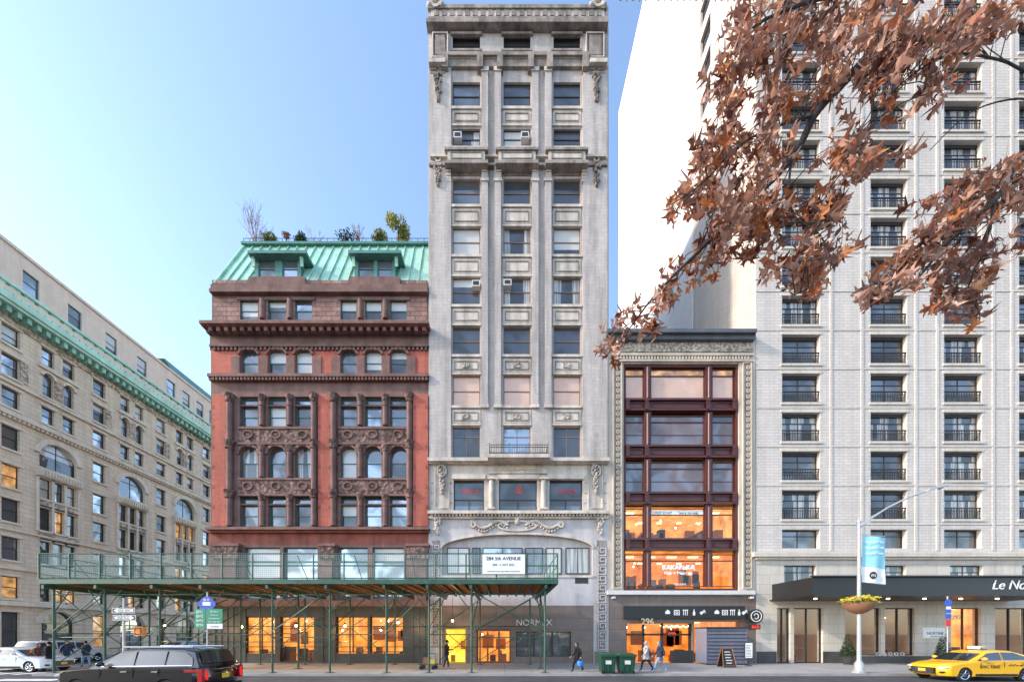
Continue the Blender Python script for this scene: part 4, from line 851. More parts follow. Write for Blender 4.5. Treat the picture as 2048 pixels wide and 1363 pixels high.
def bin_(x,y,w=.42):
    g=G('trash_bin'); 
    b0=[(-w*.8,-.3),(w*.8,-.3),(w*.8,.3),(-w*.8,.3)]; b1=[(-w,-.38),(w,-.38),(w,.38),(-w,.38)]
    g.add('plastic_green',[(x+a,y+c,.06) for a,c in b0]+[(x+a,y+c,.92) for a,c in b1],[(0,1,2,3)]+[(i,(i+1)%4,(i+1)%4+4,i+4) for i in range(4)])
    g.wbox('plastic_green',x-w-.04,x+w+.04,y-.42,y+.42,.92,.97); 
    g.add('plastic_green',[(x-w-.05,y-.44,.972),(x+w+.05,y-.44,.972),(x+w+.05,y+.44,.972),(x-w-.05,y+.44,.972),(x-w+.08,y-.25,1.06),(x+w-.08,y-.25,1.06),(x+w-.08,y+.3,1.08),(x-w+.08,y+.3,1.08)],[(4,5,6,7),(0,1,5,4),(1,2,6,5),(2,3,7,6),(3,0,4,7)])
    for sx in (-1,1): g.rod('rubber',(x+sx*w*.75-.04,y-.3,.1),(x+sx*w*.75+.04,y-.3,.1),.1,n=12)
    g.box('white_frame',(x-.15,x+.15,.5,.7),-y+.36,-y+.372); g.rod('plastic_green',(x-w,y-.45,.9),(x+w,y-.45,.9),.02)
    for dx in (-.25,0,.25): g.box('plastic_green',(x+dx-.02,x+dx+.02,.15,.88),-y+.3,-y+.365)
    g.done()
bin_(GX(1217,19.5),CAMY+19.85,.4); bin_(GX(1256,19.4),CAMY+19.8,.42)
g=G('corrugated_enclosure'); xa,xb,y=13.55,16.2,-1.6
n=34; vs=[];fs=[]
for i in range(n*2+1):
    xx=xa+(xb-xa)*i/(n*2); oo=.04*(1 if i%2 else -1); vs+=[(xx,y+oo,.1),(xx,y+oo,2.45)]
for i in range(n*2): fs.append((i*2,i*2+2,i*2+3,i*2+1))
g.add('ribbed_metal',vs,fs); g.wbox('ribbed_metal',xa,xa+.05,y+.05,-.1,.1,2.45); g.wbox('ribbed_metal',xb-.05,xb,y+.05,-.1,.1,2.45); g.wbox('dark_frame',xa-.05,xb+.05,y-.08,-.05,2.45,2.55); g.wbox('dark_frame',xa-.05,xb+.05,y-.06,y+.06,0,.1)
for k in range(9): g.wbox('dark_frame',xa+.02,xb-.02,y-.055,y-.042,.35+.24*k,.39+.24*k)
g.done()
g=G('sandwich_board'); x=GX(1442,24); y=CAMY+23.4
for sg in (-1,1):
    g.add('black_metal',[(x-.38,y+sg*.35,0),(x+.42,y+sg*.35,0),(x+.3,y+sg*.03,1.15),(x-.3,y+sg*.03,1.15)],[(0,1,2,3)])
    for xx,xt in ((-.4,-.3),(.42,.3)): g.rod('wood_door',(x+xx,y+sg*.36,0),(x+xt,y+sg*.04,1.2),.025,n=6)
g.rod('wood_door',(x-.32,y,1.18),(x+.32,y,1.18),.03); g.rod('wood_door',(x-.4,y-.34,.1),(x+.4,y-.34,.1),.02)
for i in range(5): g.add('white_frame',[(x-.2,y-.3+.05*i-.015,.25+.17*i),(x+.15+.05*(i%2),y-.3+.05*i-.015,.25+.17*i),(x+.15+.05*(i%2),y-.29+.05*i-.015,.3+.17*i),(x-.2,y-.29+.05*i-.015,.3+.17*i)],[(0,1,2,3)])
g.done()
g=G('menu_board_stand'); x=GX(1497,24.5); y=CAMY+24.5
g.box('white_paint',(x-.25,x+.25,.5,1.5),-y,-y+.03); g.frame('dark_frame',(x-.27,x+.27,.48,1.52),.03,-y-.01,-y+.04); g.rod('dark_frame',(x,y+.01,0),(x,y+.01,.5),.03); g.rod('dark_frame',(x,y,0),(x,y,.03),.22)
for i in range(8): g.box('dark_frame',(x-.18,x+U(.05,.2),.6+.1*i,.63+.1*i),-y+.031,-y+.034)
g.done()
for xp in (1690,1880):
    g=G('potted_topiary'); x=GX(xp,25.6); y=CAMY+25.4
    g.lathe('dark_granite',(x,y,0),[(.22,0),(.25,.05),(.36,.5),(.38,.55),(.3,.55)],16); g.rod('bark',(x,y,.5),(x,y,.8),.04)
    leafcloud(g,['leaf_dkgreen','leaf_green','leaf_dkgreen'],(x,y,1.4),.48,.48,.85,1500,.055,cone=1); g.done()
g=G('hand_cart'); x=GX(857,22); y=CAMY+22
g.wbox('plastic_green',x-.5,x+.5,y-.3,y+.3,.25,.32)
for a in (-.45,.45):
    g.rod('green_steel',(x+a,y-.28,.3),(x+a,y-.28,.95),.02); g.rod('green_steel',(x+a,y+.28,.3),(x+a,y+.28,.95),.02); g.rod('rubber',(x+a*.8,y-.32,.12),(x+a*.8,y-.26,.12),.12,n=14); g.rod('rubber',(x+a*.8,y+.26,.12),(x+a*.8,y+.32,.12),.12,n=14)
g.rod('green_steel',(x-.45,y-.28,.95),(x+.45,y-.28,.95),.02); g.wbox('terracotta',x-.3,x+.1,y-.2,y+.2,.32,.7); g.wbox('plate_yellow',x+.12,x+.4,y-.2,y+.2,.32,.6); g.done()
# ------------------------------------------------------------------ roof plants
def bush(name,x,y,D,rx,rz,mats,n=900,sz=.09):
    g=G(name); v=W(x,y,D)
    g.rod('bark',(v.x,v.y,31.4),(v.x,v.y,v.z),.05)
    for k in range(6): leafcloud(g,mats,(v.x+U(-.5,.5)*rx,v.y+U(-.4,.4)*rx,v.z+U(-.45,.45)*rz),rx*.5,rx*.5,rz*.55,n//6,sz,shell=0)
    g.wbox('terracotta',v.x-rx*.4,v.x+rx*.4,v.y-.3,v.y+.3,31.5,31.9); g.done()
bush('rooftop_shrub',540,482,28.9,.7,.35,['leaf_green','leaf_yellow']); bush('rooftop_shrub',600,480,28.9,.65,.38,['leaf_dkgreen','leaf_green'])
bush('rooftop_shrub',573,470,29.1,.4,.35,['leaf_red'],300,.07); bush('rooftop_shrub',760,476,28.9,.75,.45,['leaf_green','leaf_yellow']); bush('rooftop_shrub',695,485,28.9,1.2,.18,['leaf_green','leaf_dkgreen'],500)
bush('rooftop_tree',797,460,29.2,1.0,.95,['leaf_yellow','leaf_yellow','leaf_yellow','leaf_green'],1700,.09)
def bare(name,x,base,hgt,spread,D=28.9,n=7):
    g=G(name); X=GX(x,D); Y=CAMY+D
    def br(p,dr,ln,r,dep):
        q=p+dr*ln; g.rod('bark_light',p,q,r,r*.65,5,False)
        if dep==0: return
        for k in range(random.choice((2,3,3))):
            nd=(dr+Vector((U(-1,1),U(-1,1),U(-.1,.7)))*spread).normalized(); br(p.lerp(q,U(.5,1)),nd,ln*U(.6,.85),r*.65,dep-1)
    for k in range(n): br(Vector((X+U(-.2,.2),Y,base)),Vector((U(-.35,.35),U(-.3,.3),1)).normalized(),hgt*.36,.028,4)
    g.done()
bare('bare_rooftop_tree',512,31.5,3.4,.5); bare('bare_rooftop_tree',630,31.5,2.2,.4,n=3); bare('bare_rooftop_tree',695,31.5,1.4,.7,n=5); bare('bare_rooftop_tree',722,31.5,1.9,.5,n=3)
# ------------------------------------------------------------------ cars
def car(name,X,Y,rz,L_,Wd,H,mat,kind,z0=-.13,taxi=False):
    g=G(name); hw=Wd/2
    if kind=='suv':
        top=[(.12,.32),(.0,.5),(.02,.78),(.12,.97),(.45,1.04),(1.35,1.12),(2.5,1.14),(4.6,1.17),(4.93,1.12),(5.03,.9),(5.05,.55),(4.93,.33)]; ar=((.95,.40),(3.85,.40)); wr=.38
        gh=[(1.2,1.09),(2.0,1.60),(2.35,1.71),(3.2,1.76),(4.3,1.74),(4.72,1.66),(4.98,1.12)]
        dl=[[(1.72,1.17),(2.22,1.58),(2.75,1.63),(2.75,1.17)],[(2.82,1.17),(2.82,1.63),(3.75,1.64),(3.75,1.18)],[(3.82,1.18),(3.82,1.64),(4.35,1.60),(4.62,1.42),(4.66,1.2)]]; base=5.05
    elif kind=='van':
        top=[(.1,.3),(0,.5),(.03,.75),(.15,.9),(.9,1.05),(2,1.1),(4.8,1.12),(5.0,1.08),(5.08,.8),(5.05,.45),(4.95,.3)]; ar=((.95,.36),(3.95,.36)); wr=.33
        gh=[(.8,1.02),(1.75,1.62),(2.2,1.73),(4.3,1.76),(4.8,1.7),(5.02,1.08)]
        dl=[[(1.35,1.1),(1.9,1.56),(2.4,1.62),(2.4,1.12)],[(2.5,1.12),(2.5,1.62),(3.6,1.64),(3.6,1.13)],[(3.7,1.13),(3.7,1.64),(4.6,1.6),(4.85,1.15)]]; base=5.08
    else:
        top=[(.15,.25),(.02,.42),(.03,.62),(.18,.76),(.7,.86),(1.35,.93),(2.4,.95),(4.2,1.0),(4.75,.98),(4.88,.85),(4.88,.45),(4.75,.28)]; ar=((.95,.35),(3.78,.35)); wr=.325
        gh=[(1.15,.89),(1.95,1.28),(2.3,1.41),(2.9,1.45),(3.5,1.42),(4.0,1.28),(4.55,.99)]
        dl=[[(1.62,.97),(2.15,1.29),(2.75,1.35),(2.75,.98)],[(2.82,.98),(2.82,1.35),(3.4,1.33),(3.95,1.12),(4.05,1.01)]]; base=4.88
    k=L_/base; sz=H/max(p[1] for p in gh)
    def sc(l): return [(a*k,b*sz) for a,b in l]
    top=sc(top);gh=sc(gh);dl=[sc(q) for q in dl]; ar=[(a*k,r*1.0) for a,r in ar]
    zb=.24
    out=list(top); lo_i=len(out)
    for cx,r in reversed(ar):
        for i in range(0,11): an=math.pi*i/10; out.append((cx+r*math.cos(an),max(zb,wr+r*math.sin(an))) if 0<i<10 else (cx+r*math.cos(an),zb))
    zbelt=top[6][1]; n=len(out); ts=[-1,-.985,-.94,-.8,-.4,0,.4,.8,.94,.985,1]
    vs=[]
    for t_ in ts:
        e=abs(t_)**10; e2=abs(t_)**4
        for (a,z) in out:
            u=(a-L_/2)/(L_/2); aa=a-(.10*e2+.07*e)*u**7*L_/2*.9 
            zz=z-(.05*e if z>zbelt-.25 else 0); w=hw*(1-.05*max(0,(z-.7))**1-.04*(z<.4)-.06*abs(u)**6)
            vs.append((aa,t_*w,zz))
    fs_p=[];fs_b=[]
    for j in range(len(ts)-1):
        for i in range(n):
            f=(j*n+i,j*n+(i+1)%n,(j+1)*n+(i+1)%n,(j+1)*n+i)
            (fs_b if i>=lo_i-1 else fs_p).append(f)
    fs_p+= [tuple(range(n)),tuple(range(len(ts)*n-1,(len(ts)-1)*n-1,-1))]
    g.add(mat,vs,fs_p,True); g.add('rubber',vs,fs_b)
    zr=max(p[1] for p in gh); zg=gh[0][1]
    def gy(z,off=0): 
        q=max(0,(z-zg)/(zr-zg)); return hw*(.93-.20*q)+off
    vs=[]; m=len(gh); tg=[-1,-.95,-.8,-.4,0,.4,.8,.95,1]
    for t_ in tg:
        for a,z in gh:
            e=abs(t_)**8; vs.append((a+( .12*abs(t_)**3 if a<L_*.45 else -.10*abs(t_)**3),t_*gy(z),z-.07*e*((z-zg)/(zr-zg))))
    g.add(mat,vs,[(j*m+i,j*m+i+1,(j+1)*m+i+1,(j+1)*m+i) for j in range(len(tg)-1) for i in range(m-1)]+[tuple(range(m)),tuple(range(len(tg)*m-1,(len(tg)-1)*m-1,-1))],True)
    def screen(p,q,f0,f1,up):
        a0=p[0]+(q[0]-p[0])*f0; z_0=p[1]+(q[1]-p[1])*f0; a1=p[0]+(q[0]-p[0])*f1; z_1=p[1]+(q[1]-p[1])*f1; vs=[]
        for t_ in (-.86,-.5,0,.5,.86):
            sh=(.12 if up<0 else -.10)*abs(t_)**3
            for a,z in ((a0,z_0),(a1,z_1)): vs.append((a+sh+up*.02,t_*gy(z),z+.012))
        g.add('car_glass',vs,[(i*2,i*2+1,i*2+3,i*2+2) for i in range(4)],True)
    screen(gh[0],gh[1],.12,1.0,-1); screen(gh[-1],gh[-2],.2,.92,1)
    for poly in dl:
        for sd in (-1,1):
            vs=[(a,sd*(gy(z)+.012),z) for a,z in poly]; g.add('car_glass',vs,[tuple(range(len(vs)))])
    if kind!='sedan':
        for sd in (-1,1): g.rod('chrome',(2.2*k,sd*(gy(zr)-.05),zr+.0),(4.5*k,sd*(gy(zr)-.05),zr-.0),.025,n=6)
    for sd in (-1,1):
        pl=[dl[0][0]]+[q[-1] for q in dl[-1:]]
        g.rod('chrome',(pl[0][0],sd*(gy(pl[0][1])+.02),pl[0][1]-.02),(pl[1][0],sd*(gy(pl[1][1])+.02),pl[1][1]-.02),.014,n=5)
        for dx in (2.5*k,3.5*k): g.wbox('chrome' if kind=='suv' else mat,dx-.1,dx+.1,sd*hw*.985-.02,sd*hw*.985+.02,zbelt-.17,zbelt-.13)
        for dx in (1.7*k,2.78*k,3.6*k): g.wbox('rubber',dx-.006,dx+.006,sd*hw*.985-.006,sd*hw*.985+.008,.36,zbelt-.05)
        g.wbox('rubber',1.45*k,3.4*k,sd*(hw*.97)-.015,sd*(hw*.97)+.018,.26,.36)
        g.ball(mat,(dl[0][0][0]+.12,sd*(hw+.08),zbelt+.1),.1,.12,.08); g.rod('rubber',(dl[0][0][0]+.12,sd*hw*.9,zbelt+.02),(dl[0][0][0]+.12,sd*(hw+.05),zbelt+.08),.025,n=6)
        for cx,r in ar:
            ya=sd*(hw-.03)
            prof=[(wr*.6,0),(wr*.95,.0),(wr,.03),(wr,.2),(wr*.9,.23),(0,.23)]
            N_=24; vs=[]
            for rr,dd in prof:
                for i in range(N_): an=2*math.pi*i/N_; vs.append((cx+rr*math.cos(an),ya-sd*dd,wr+rr*math.sin(an)))
            g.add('rubber',vs,[(j*N_+i,j*N_+(i+1)%N_,(j+1)*N_+(i+1)%N_,(j+1)*N_+i) for j in range(5) for i in range(N_)],True)
            g.rod('black_metal',(cx,ya-sd*.06,wr),(cx,ya-sd*.1,wr),wr*.66,n=20)
            vs=[];
            for rr,dd in ((wr*.62,.0),(wr*.7,-.012),(wr*.7,.05)):
                for i in range(N_): an=2*math.pi*i/N_; vs.append((cx+rr*math.cos(an),ya-sd*dd,wr+rr*math.sin(an)))
            g.add('chrome',vs,[(j*N_+i,j*N_+(i+1)%N_,(j+1)*N_+(i+1)%N_,(j+1)*N_+i) for j in range(2) for i in range(N_)],True)
            for i in range(7): an=2*math.pi*i/7+.3; g.rod('chrome',(cx,ya-sd*.02,wr),(cx+wr*.66*math.cos(an),ya-sd*.015,wr+wr*.66*math.sin(an)),.03,.022,6)
            g.rod('chrome',(cx,ya+sd*.01,wr),(cx,ya-sd*.05,wr),.06,n=12)
        zf=top[3][1]-.12
        g.ball('head_lens',(.22,sd*hw*.74,zf),.14,.2,.06); g.ball('rubber',(.2,sd*hw*.7,.42),.12,.14,.07)
        if kind=='suv':
            g.wbox('tail_lens',L_-.62,L_-.14,sd*(hw*.955)-.02,sd*(hw*.955)+.015,.98,1.06); g.wbox('tail_lens',L_-.16,L_-.02,sd*hw*.9-.1,sd*hw*.9+.02,.66,1.08); g.wbox('tail_red',L_-.03,L_+.012,sd*hw*.80-.03,sd*hw*.80+.03,.72,1.03)
        else: g.ball('tail_lens',(L_-.12,sd*hw*.78,top[-4][1]-.06),.12,.22,.09)
    g.wbox('chrome',L_-.01,L_+.02,-.5*hw,.5*hw,1.02*sz if kind=='suv' else .8,1.04*sz if kind=='suv' else .82)
    g.wbox('plate_yellow',L_+.005,L_+.03,-.16,.16,.72,.88); g.wbox('plate_yellow',-.04,-.01,-.16,.16,.42,.56); g.wbox('rubber',L_-.08,L_+.03,-hw*.8,hw*.8,.36,.52)
    g.wbox('rubber',-.035,.05,-hw*.55,hw*.55,.34,.68*sz if kind!='sedan' else .62)
    for i in range(4): g.wbox('chrome',-.045,.0,-hw*.5,hw*.5,.38+.06*i,.392+.06*i)
    if taxi:
        g.wbox('white_frame',2.5,2.75,-.25,.25,zr+.0,zr+.16); g.wbox('black_metal',2.48,2.77,-.3,.3,zr-.02,zr+.02)
        g.text('NYC TAXI',(2.1,-(hw+.002),.62),.2,'black_metal',ext=.004); g.text('4K72',(2.62,-.256,zr+.03),.12,'black_metal',ext=.002)
        for i in range(10): g.wbox('black_metal',3.0+i*.09,3.045+i*.09,-(hw+.003),-(hw*.97),.72+.045*(i%2),.765+.045*(i%2))
    g.done((X,Y,z0),rz)
car('suv_car',-14.78,-13.65,0,5.05,1.95,1.78,'car_black','suv')
car('taxi_car',20.4,CAMY+18.2,0,4.9,1.84,1.46,'car_yellow','sedan',taxi=True)
car('sedan_car',-26.3,-4.4,math.pi,4.8,1.82,1.45,'car_white','sedan')
car('minivan',-34.2,4.8,-math.pi/2,5.08,1.95,1.72,'car_white','van')
car('parked_car',-34.2,16,-math.pi/2,4.8,1.85,1.5,'car_silver','sedan')
# ------------------------------------------------------------------ people
def person(X,Y,rz,H=1.72,ph=.5,coat='coat_black',pants='pants_black',shoe='shoe_dark',hem=.42,pack=None,bag=None,hood=None,bulk=1.0,z0=0,arm=None,sex=0):
    g=G('pedestrian'); h=H
    V=[];E=[];Rr=[]
    def add(p,r,par=None):
        V.append(Vector(p)*h); Rr.append(r*h); 
        if par is not None: E.append((par,len(V)-1))
        return len(V)-1
    pe=add((0,0,.53),.075*bulk); w1=add((.0,0,.61),.07*bulk,pe); ch=add((.01,0,.71),.085*bulk,w1); nk0=add((.005,0,.80),.06,ch); nk=add((.015,0,.845),.032,nk0); add((.02,0,.88),.034,nk)
    hands=[]
    for sd in (-1,1):
        st=ph*sd
        hip=add((0,.05*sd,.50),.058,pe); kn=add((.13*st+.03*abs(st),.052*sd,.285),.040,hip)
        back=st<0
        an=(.20*st-(.04 if back else 0),.05*sd,.05+(.035*abs(st) if back else 0)); a=add(an,.027,kn)
        add((an[0]+.075,.06*sd,an[2]-(.028 if not back else .045)),.022,a)
        sh=add((.0,.10*sd,.79),.046*bulk,nk0); 
        if arm and sd in arm: el_p=(.03,.125*sd,.64); wr_p=(.13,.09*sd,.66)
        else: el_p=(-.08*st-.02,.125*sd,.64); wr_p=(-.14*st+.05,.12*sd,.515)
        el=add(el_p,.034*bulk,sh); wr_=add(wr_p,.022,el); hands.append((Vector(wr_p)*h,Vector(el_p)*h,sd))
    me=bpy.data.meshes.new('body_skel'); me.from_pydata(V,E,[]); o=bpy.data.objects.new('body_skel',me); scene.collection.objects.link(o)
    sk=o.modifiers.new('Skin','SKIN'); sk.use_smooth_shade=True
    for i,sv in enumerate(me.skin_vertices[0].data): sv.radius=(Rr[i],Rr[i]); sv.use_root=(i==0)
    for i in (0,1,2): me.skin_vertices[0].data[i].radius=(Rr[i]*1.25,Rr[i]*.9)
    ss=o.modifiers.new('Sub','SUBSURF'); ss.levels=2; ss.render_levels=2
    dg=bpy.context.evaluated_depsgraph_get(); m2=bpy.data.meshes.new_from_object(o.evaluated_get(dg)); bpy.data.objects.remove(o)
    m2.materials.clear()
    for q in (coat,pants,shoe,'skin'): m2.materials.append(MATS[q])
    for p in m2.polygons:
        c=p.center; zz=c.z/h; p.use_smooth=True
        isarm=any((c-a_).length<.03*h or (abs(c.y)>.085*h and c.z>.5*h) for a_,_,_ in hands)
        if zz<.062: p.material_index=2
        elif zz<.50 and not isarm: p.material_index=1
        elif zz>.848: p.material_index=3
        else: p.material_index=0
    b=bpy.data.objects.new('body',m2); scene.collection.objects.link(b); b.parent=g.e
    n=16; vs=[]; secs=[(hem,.088,.10),(hem+.08,.084,.098),(.60,.074,.092),(.70,.082,.104),(.775,.070,.108),(.82,.045,.06),(.845,.036,.04)]
    for zz,rx,ry in secs:
        for i in range(n):
            an=2*math.pi*i/n; wv=1+.04*math.sin(an*5+zz*30)
            vs.append(((rx*bulk*math.cos(an)*wv*(1+.5*abs(ph)*(zz<.46)))*h,ry*bulk*math.sin(an)*h*wv,zz*h))
    g.add(coat,vs,[(j*n+i,j*n+(i+1)%n,(j+1)*n+(i+1)%n,(j+1)*n+i) for j in range(len(secs)-1) for i in range(n)],True)
    hc=Vector((.03*h,0,.925*h)); g.ball('skin',hc,.052*h,.043*h,.066*h,14,10)
    g.ball('skin',hc+Vector((.052*h,0,-.008*h)),.011*h,.008*h,.014*h,8,6); g.ball('skin',hc+Vector((.03*h,0,-.045*h)),.024*h,.024*h,.02*h,8,6)
    for sd in (-1,1):
        g.ball('white_paint',hc+Vector((.046*h,sd*.018*h,.006*h)),.005*h,.007*h,.0045*h,8,6); g.ball('hair_dark',hc+Vector((.0505*h,sd*.018*h,.006*h)),.002*h,.003*h,.003*h,6,4)
        g.ball('skin',hc+Vector((-.003*h,sd*.044*h,-.003*h)),.010*h,.006*h,.017*h,8,6)
    g.ball('lips',hc+Vector((.047*h,0,-.03*h)),.006*h,.014*h,.0035*h,8,4)
    hm=hood or 'hair_dark'
    g.ball(hm,hc+Vector((-.014*h,0,.018*h)),.053*h,.049*h,.058*h,14,10)
    if hood: g.ball(hm,hc+Vector((-.025*h,0,-.03*h)),.045*h,.05*h,.045*h,12,8)
    elif sex: g.ball(hm,hc+Vector((-.03*h,0,-.05*h)),.03*h,.042*h,.06*h,12,8)
    for wp,ep,sd in hands:
        dr=(wp-ep).normalized(); sdv=Vector((1,0,0)) if abs(dr.x)<.7 else Vector((0,0,1)); lat=(sdv-dr*sdv.dot(dr)).normalized(); nrm=dr.cross(lat)
        g.rod('skin',wp,wp+dr*.05*h,.015*h,.019*h,8)
        for i,ln in enumerate((.036,.042,.039,.031)):
            b0=wp+dr*.045*h+lat*(.009*(1.5-i))*h; mid=b0+dr*ln*.5*h-nrm*sd*.003*h; g.rod('skin',b0,mid,.0055*h,.005*h,6); g.rod('skin',mid,mid+(dr*.8-nrm*sd*.6).normalized()*ln*.5*h,.005*h,.004*h,6)
        tb=wp+dr*.018*h+lat*.016*h; tm=tb+(dr*.6+lat*.8).normalized()*.02*h; g.rod('skin',tb,tm,.007*h,.006*h,6); g.rod('skin',tm,tm+dr*.018*h,.006*h,.0045*h,6)
    if pack:
        g.ball(pack,(-.115*h,0,.70*h),.06*h,.08*h,.115*h,14,10); g.ball(pack,(-.16*h,0,.665*h),.03*h,.06*h,.06*h,12,8)
        for sd in (-1,1): g.rod(pack,(-.06*h,sd*.06*h,.80*h),(.075*h,sd*.065*h,.76*h),.01*h); g.rod(pack,(.075*h,sd*.065*h,.76*h),(.06*h,sd*.085*h,.64*h),.01*h)
    if bag:
        wp,ep,sd=hands[0 if bag[1]<0 else 1]; c=wp+(wp-ep).normalized()*.06*h; g.rod(bag[0],c+Vector((-.03,0,0)),c+Vector((-.1,0,-.15)),.008); g.rod(bag[0],c+Vector((.03,0,0)),c+Vector((.1,0,-.15)),.008)
        vs=[];
        for zz,rx,ry in ((-.12,.12,.03),(-.2,.17,.08),(-.34,.17,.1),(-.42,.14,.08)):
            for i in range(10): an=6.283*i/10; vs.append((c.x+rx*math.cos(an)*U(.9,1.1),c.y+ry*math.sin(an),c.z+zz))
        g.add(bag[0],vs,[(j*10+i,j*10+(i+1)%10,(j+1)*10+(i+1)%10,(j+1)*10+i) for j in range(3) for i in range(10)]+[tuple(range(30,40))],True)
    g.done((X,Y,z0),rz)
PI=math.pi
D=20.6; person(GX(1155,D),CAMY+D,PI+.1,1.62,.9,'coat_black','pants_black',hem=.36,bag=('blue_bag',1),hood='coat_black',sex=1,bulk=1.1)
person(GX(1293,20.9),CAMY+20.9,PI,1.68,-.8,'coat_grey','pants_black',hem=.40,hood='coat_grey',bulk=1.12)
person(GX(1320,20.5),CAMY+20.5,PI-.1,1.70,.9,'coat_navy','jeans_light','shoe_white',hem=.47,bulk=1.12,hood='pack_blue')
person(GX(893,22.3),CAMY+22.3,.4,1.74,.4,'coat_black','jeans_dark','shoe_white',hem=.46,arm=(-1,1))
person(GX(75,22),CAMY+22,.2,1.68,.5,'coat_brown','pants_tan',hem=.45,pack='pack_orange',z0=-.12,bulk=1.1,hood='hat_red')
person(GX(99,21.8),CAMY+21.8,PI,1.78,.5,'coat_black','pants_black',hem=.42,z0=-.12,bulk=1.1)
person(GX(133,23),CAMY+23,.1,1.74,-.6,'coat_navy','jeans_dark',hem=.46,pack='pack_blue',z0=0)
person(GX(172,23.5),CAMY+23.5,PI-.3,1.66,.6,'coat_navy','jeans_light',hem=.44,z0=0)
# ------------------------------------------------------------------ oak tree
g=G('oak_tree'); TB=Vector((7.6,-24.9,0))
def limb(pts,r0,r1,mat='bark',n=9):
    m=len(pts)-1
    full=[]
    for i in range(m):
        p0=pts[max(0,i-1)];p1=pts[i];p2=pts[i+1];p3=pts[min(m,i+2)]
        for k in range(5):
            t_=k/5; full.append(.5*((2*p1)+(-p0+p2)*t_+(2*p0-5*p1+4*p2-p3)*t_*t_+(-p0+3*p1-3*p2+p3)*t_**3))
    full.append(pts[-1])
    for i in range(len(full)-1):
        a=i/(len(full)-1); c=(i+1)/(len(full)-1); g.rod(mat,full[i],full[i+1],r0+(r1-r0)*a,r0+(r1-r0)*c,n,False)
    return full
limb([TB,TB+Vector((.05,0,2.5)),TB+Vector((-.05,.1,5)),TB+Vector((.1,.1,8)),TB+Vector((0,0,11.5))],.24,.07,n=14)
g.lathe('bark',(TB.x,TB.y,0),[(.42,0),(.3,.15),(.24,.6)],14)
B=[]
m1=limb([TB+Vector((0,0,8.6)),Vector((5.8,-23.8,9.2)),W(1960,-160,3.3),W(1830,0,3.1),W(1740,110,3.0),W(1640,215,2.9),W(1600,290,2.85),W(1555,350,2.8),W(1490,410,2.75),W(1400,500,2.7),W(1310,590,2.7),W(1235,690,2.7)],.05,.003); B+=m1[10:]
m2=limb([TB+Vector((0,0,6.6)),Vector((5.6,-23.9,6.2)),W(2110,260,2.9),W(1990,400,2.8),W(1900,480,2.75),W(1830,560,2.7),W(1760,600,2.7)],.032,.003); B+=m2[8:]
m3=limb([W(1960,-160,3.3),W(1760,-40,3.0),W(1600,10,2.8),W(1500,60,2.7),W(1440,150,2.65)],.018,.004); B+=m3
m4=limb([m1[26],W(1560,250,2.7),W(1480,290,2.65),W(1400,370,2.6),W(1340,410,2.6)],.010,.003); B+=m4
m5=limb([Vector((5.6,-23.9,6.2)),W(2110,150,3.0),W(2000,120,2.9),W(1900,110,2.8),W(1800,170,2.75),W(1730,260,2.7),W(1700,290,2.7)],.010,.003); B+=m5[8:]
m6=limb([m2[15],W(1960,520,2.7),W(1890,590,2.65),W(1860,620,2.6)],.008,.003); B+=m6
m7=limb([m1[32],W(1580,420,2.75),W(1640,470,2.7),W(1660,540,2.7),W(1590,590,2.7)],.008,.003); B+=m7
m8=limb([W(2110,260,2.9),W(2060,200,2.8),W(1950,220,2.8),W(1860,300,2.8)],.007,.003)
def leaf(p,dr,up,s_,mat):
    side=dr.cross(up).normalized(); nrm=side.cross(dr).normalized()
    o=[(0,.0),(.10,.03),(.20,.30),(.24,.07),(.38,.14),(.52,.52),(.55,.44),(.50,.13),(.66,.14),(.80,.40),(.82,.30),(.78,.10),(.90,.10),(1.0,.0)]
    cu=U(-.6,.9); fo=U(.1,.8)
    def pt(t_,w,sd): return p+dr*(s_*t_)+side*(s_*w*sd*.95)+nrm*(s_*(fo*abs(w)*1.0-cu*t_*t_*.6+.14*math.sin(t_*9+sd*w*6)))
    for sd in (-1,1):
        pts=[pt(a,w,sd) for a,w in o]; M=[pt(a,0,sd) for a in (.24,.5,.78)]
        vs=pts+M
        F=[(0,1,2,3,14),(14,3,4,15),(4,5,6,7,15),(15,7,8,16),(8,9,10,11,16),(16,11,12,13)]
        if sd<0: F=[tuple(reversed(f)) for f in F]
        g.add(mat,vs,F)
EL=[(1500,40,55,45),(1455,150,50,60),(1525,120,60,55),(1600,50,85,50),(1700,55,90,55),(1800,60,80,55),(1880,60,80,45),(1960,35,80,40),(1560,180,40,40),(1450,230,35,40),(1475,300,65,50),(1555,300,55,45),(1380,380,40,50),(1420,430,75,50),(1500,430,80,55),(1610,420,70,45),(1650,490,55,55),(1400,520,55,40),(1335,570,50,35),(1285,620,45,32),(1240,680,28,38),(1560,540,60,30),(1610,560,50,35),(1750,300,50,35),(1690,170,60,35),(1790,150,60,40),(1700,290,60,35),(1880,440,70,55),(1950,400,70,60),(2020,350,45,50),(1830,530,70,45),(1900,580,75,45),(1770,585,40,28),(1990,480,55,50),(1950,610,55,22),(1700,400,30,30),(1900,150,50,40),(1520,480,50,40)]
LM=['leaf_rust']*5+['leaf_brown']*4+['leaf_orange']*2+['leaf_pale']*3
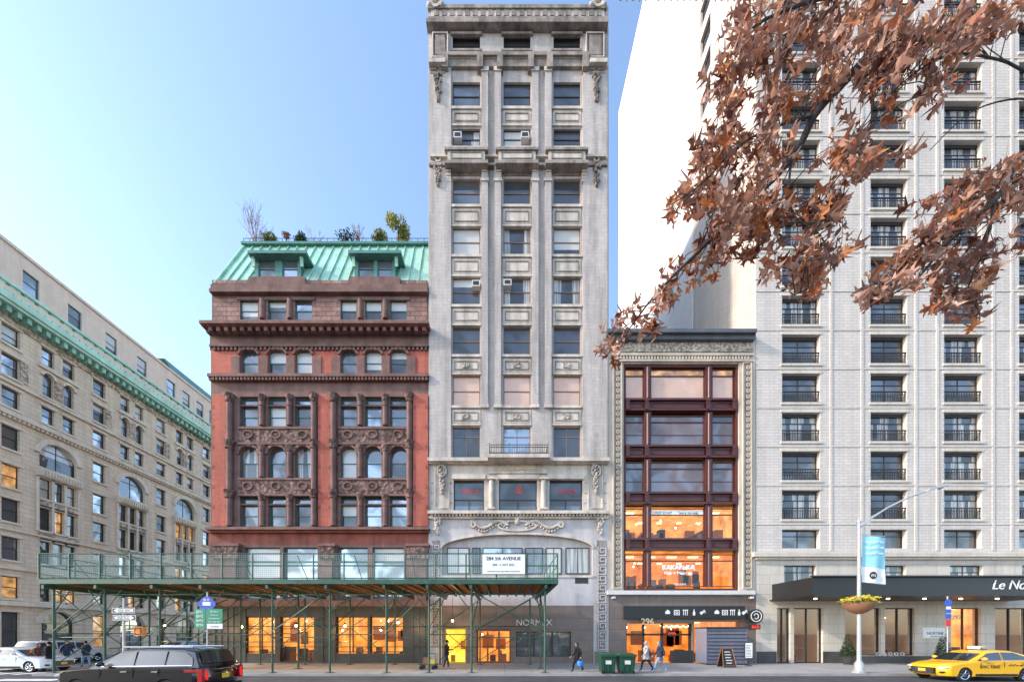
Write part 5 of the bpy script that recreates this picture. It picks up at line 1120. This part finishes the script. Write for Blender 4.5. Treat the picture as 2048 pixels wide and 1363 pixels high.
for (cx,cy,rx,ry) in EL:
    n=int(rx*ry/66)
    ntw=max(3,n//6)
    for j in range(ntw):
        an=U(0,6.283); rr=math.sqrt(R())*.95; x=cx+rx*rr*math.cos(an); y=cy+ry*rr*math.sin(an); Dp=U(2.4,3.2)
        e=W(x,y,Dp); nb=min(B,key=lambda q:(q-e).length); 
        mid=(nb+e)/2+Vector((U(-.04,.04),U(-.04,.04),U(0,.06))); g.rod('bark',nb,mid,.004,.003,5,False); g.rod('bark',mid,e,.003,.0018,5,False)
        for q in range(6):
            base=mid.lerp(e,U(.3,1)) if q<3 else e
            dr=Vector((U(-1,1)-.25,U(-1,1),U(-1.3,.35))).normalized(); up=Vector((U(-1,1),U(-1.3,.6),U(-.3,1))).normalized()
            if abs(up.dot(dr))>.95: up=Vector((0,0,1)).cross(dr).normalized()
            st=base+dr*.02; g.rod('bark',base,st+dr*.01,.0013,.001,4,False); leaf(st,dr,up,U(.09,.155),random.choice(LM))
for k in range(26):
    an=U(0,6.283); z=U(6,11); p0=TB+Vector((0,0,z)); e=p0+Vector((math.cos(an)*U(1.5,3.2),-abs(math.sin(an))*U(.8,2.5),U(.3,1.6)))
    if e.x<5.2: e.x=7.6+abs(e.x-7.6)
    limb([p0,(p0+e)/2+Vector((0,0,.3)),e],.035,.006,n=6)
    for q in range(22):
        b_=p0.lerp(e,U(.35,1))+Vector((U(-.3,.3),U(-.3,.3),U(-.3,.3))); dr=Vector((U(-1,1),U(-1,1),U(-1.3,.3))).normalized(); leaf(b_,dr,dr.orthogonal().normalized(),U(.11,.17),random.choice(LM))
g.done()
# ------------------------------------------------------------------ camera, light, world
cam=bpy.data.cameras.new('camera'); co_=bpy.data.objects.new('camera',cam); scene.collection.objects.link(co_); scene.camera=co_
co_.location=(0,CAMY,EYE); co_.rotation_euler=(math.pi/2,0,0); cam.sensor_width=36; cam.lens=F/2048*36
cam.shift_x=(1024-CX)/2048; cam.shift_y=(HY-681.5)/2048; cam.clip_start=.05; cam.clip_end=3000
el=math.radians(28); az=math.radians(-106)   # azimuth measured from +Y toward +X
sd=Vector((math.sin(az)*math.cos(el),math.cos(az)*math.cos(el),math.sin(el)))
ld=bpy.data.lights.new('sun','SUN'); ld.energy=4.6; ld.angle=math.radians(3); ld.color=(1,.90,.76); so=bpy.data.objects.new('sun',ld); so.rotation_euler=sd.to_track_quat('Z','Y').to_euler(); scene.collection.objects.link(so)
w=bpy.data.worlds.new('World'); scene.world=w; w.use_nodes=True; nt=w.node_tree
sky=nt.nodes.new('ShaderNodeTexSky'); sky.sky_type='NISHITA'; sky.sun_disc=False; sky.sun_elevation=el; sky.sun_rotation=az%(2*PI); sky.air_density=1.0; sky.dust_density=.9; sky.ozone_density=1.3
bg=nt.nodes['Background']; bg.inputs[1].default_value=.48; nt.links.new(sky.outputs[0],bg.inputs[0])
scene.view_settings.view_transform='Standard'; scene.view_settings.look='None'; scene.view_settings.exposure=0
print('polys',sum(len(o.data.polygons) for o in bpy.data.objects if o.type=='MESH'))
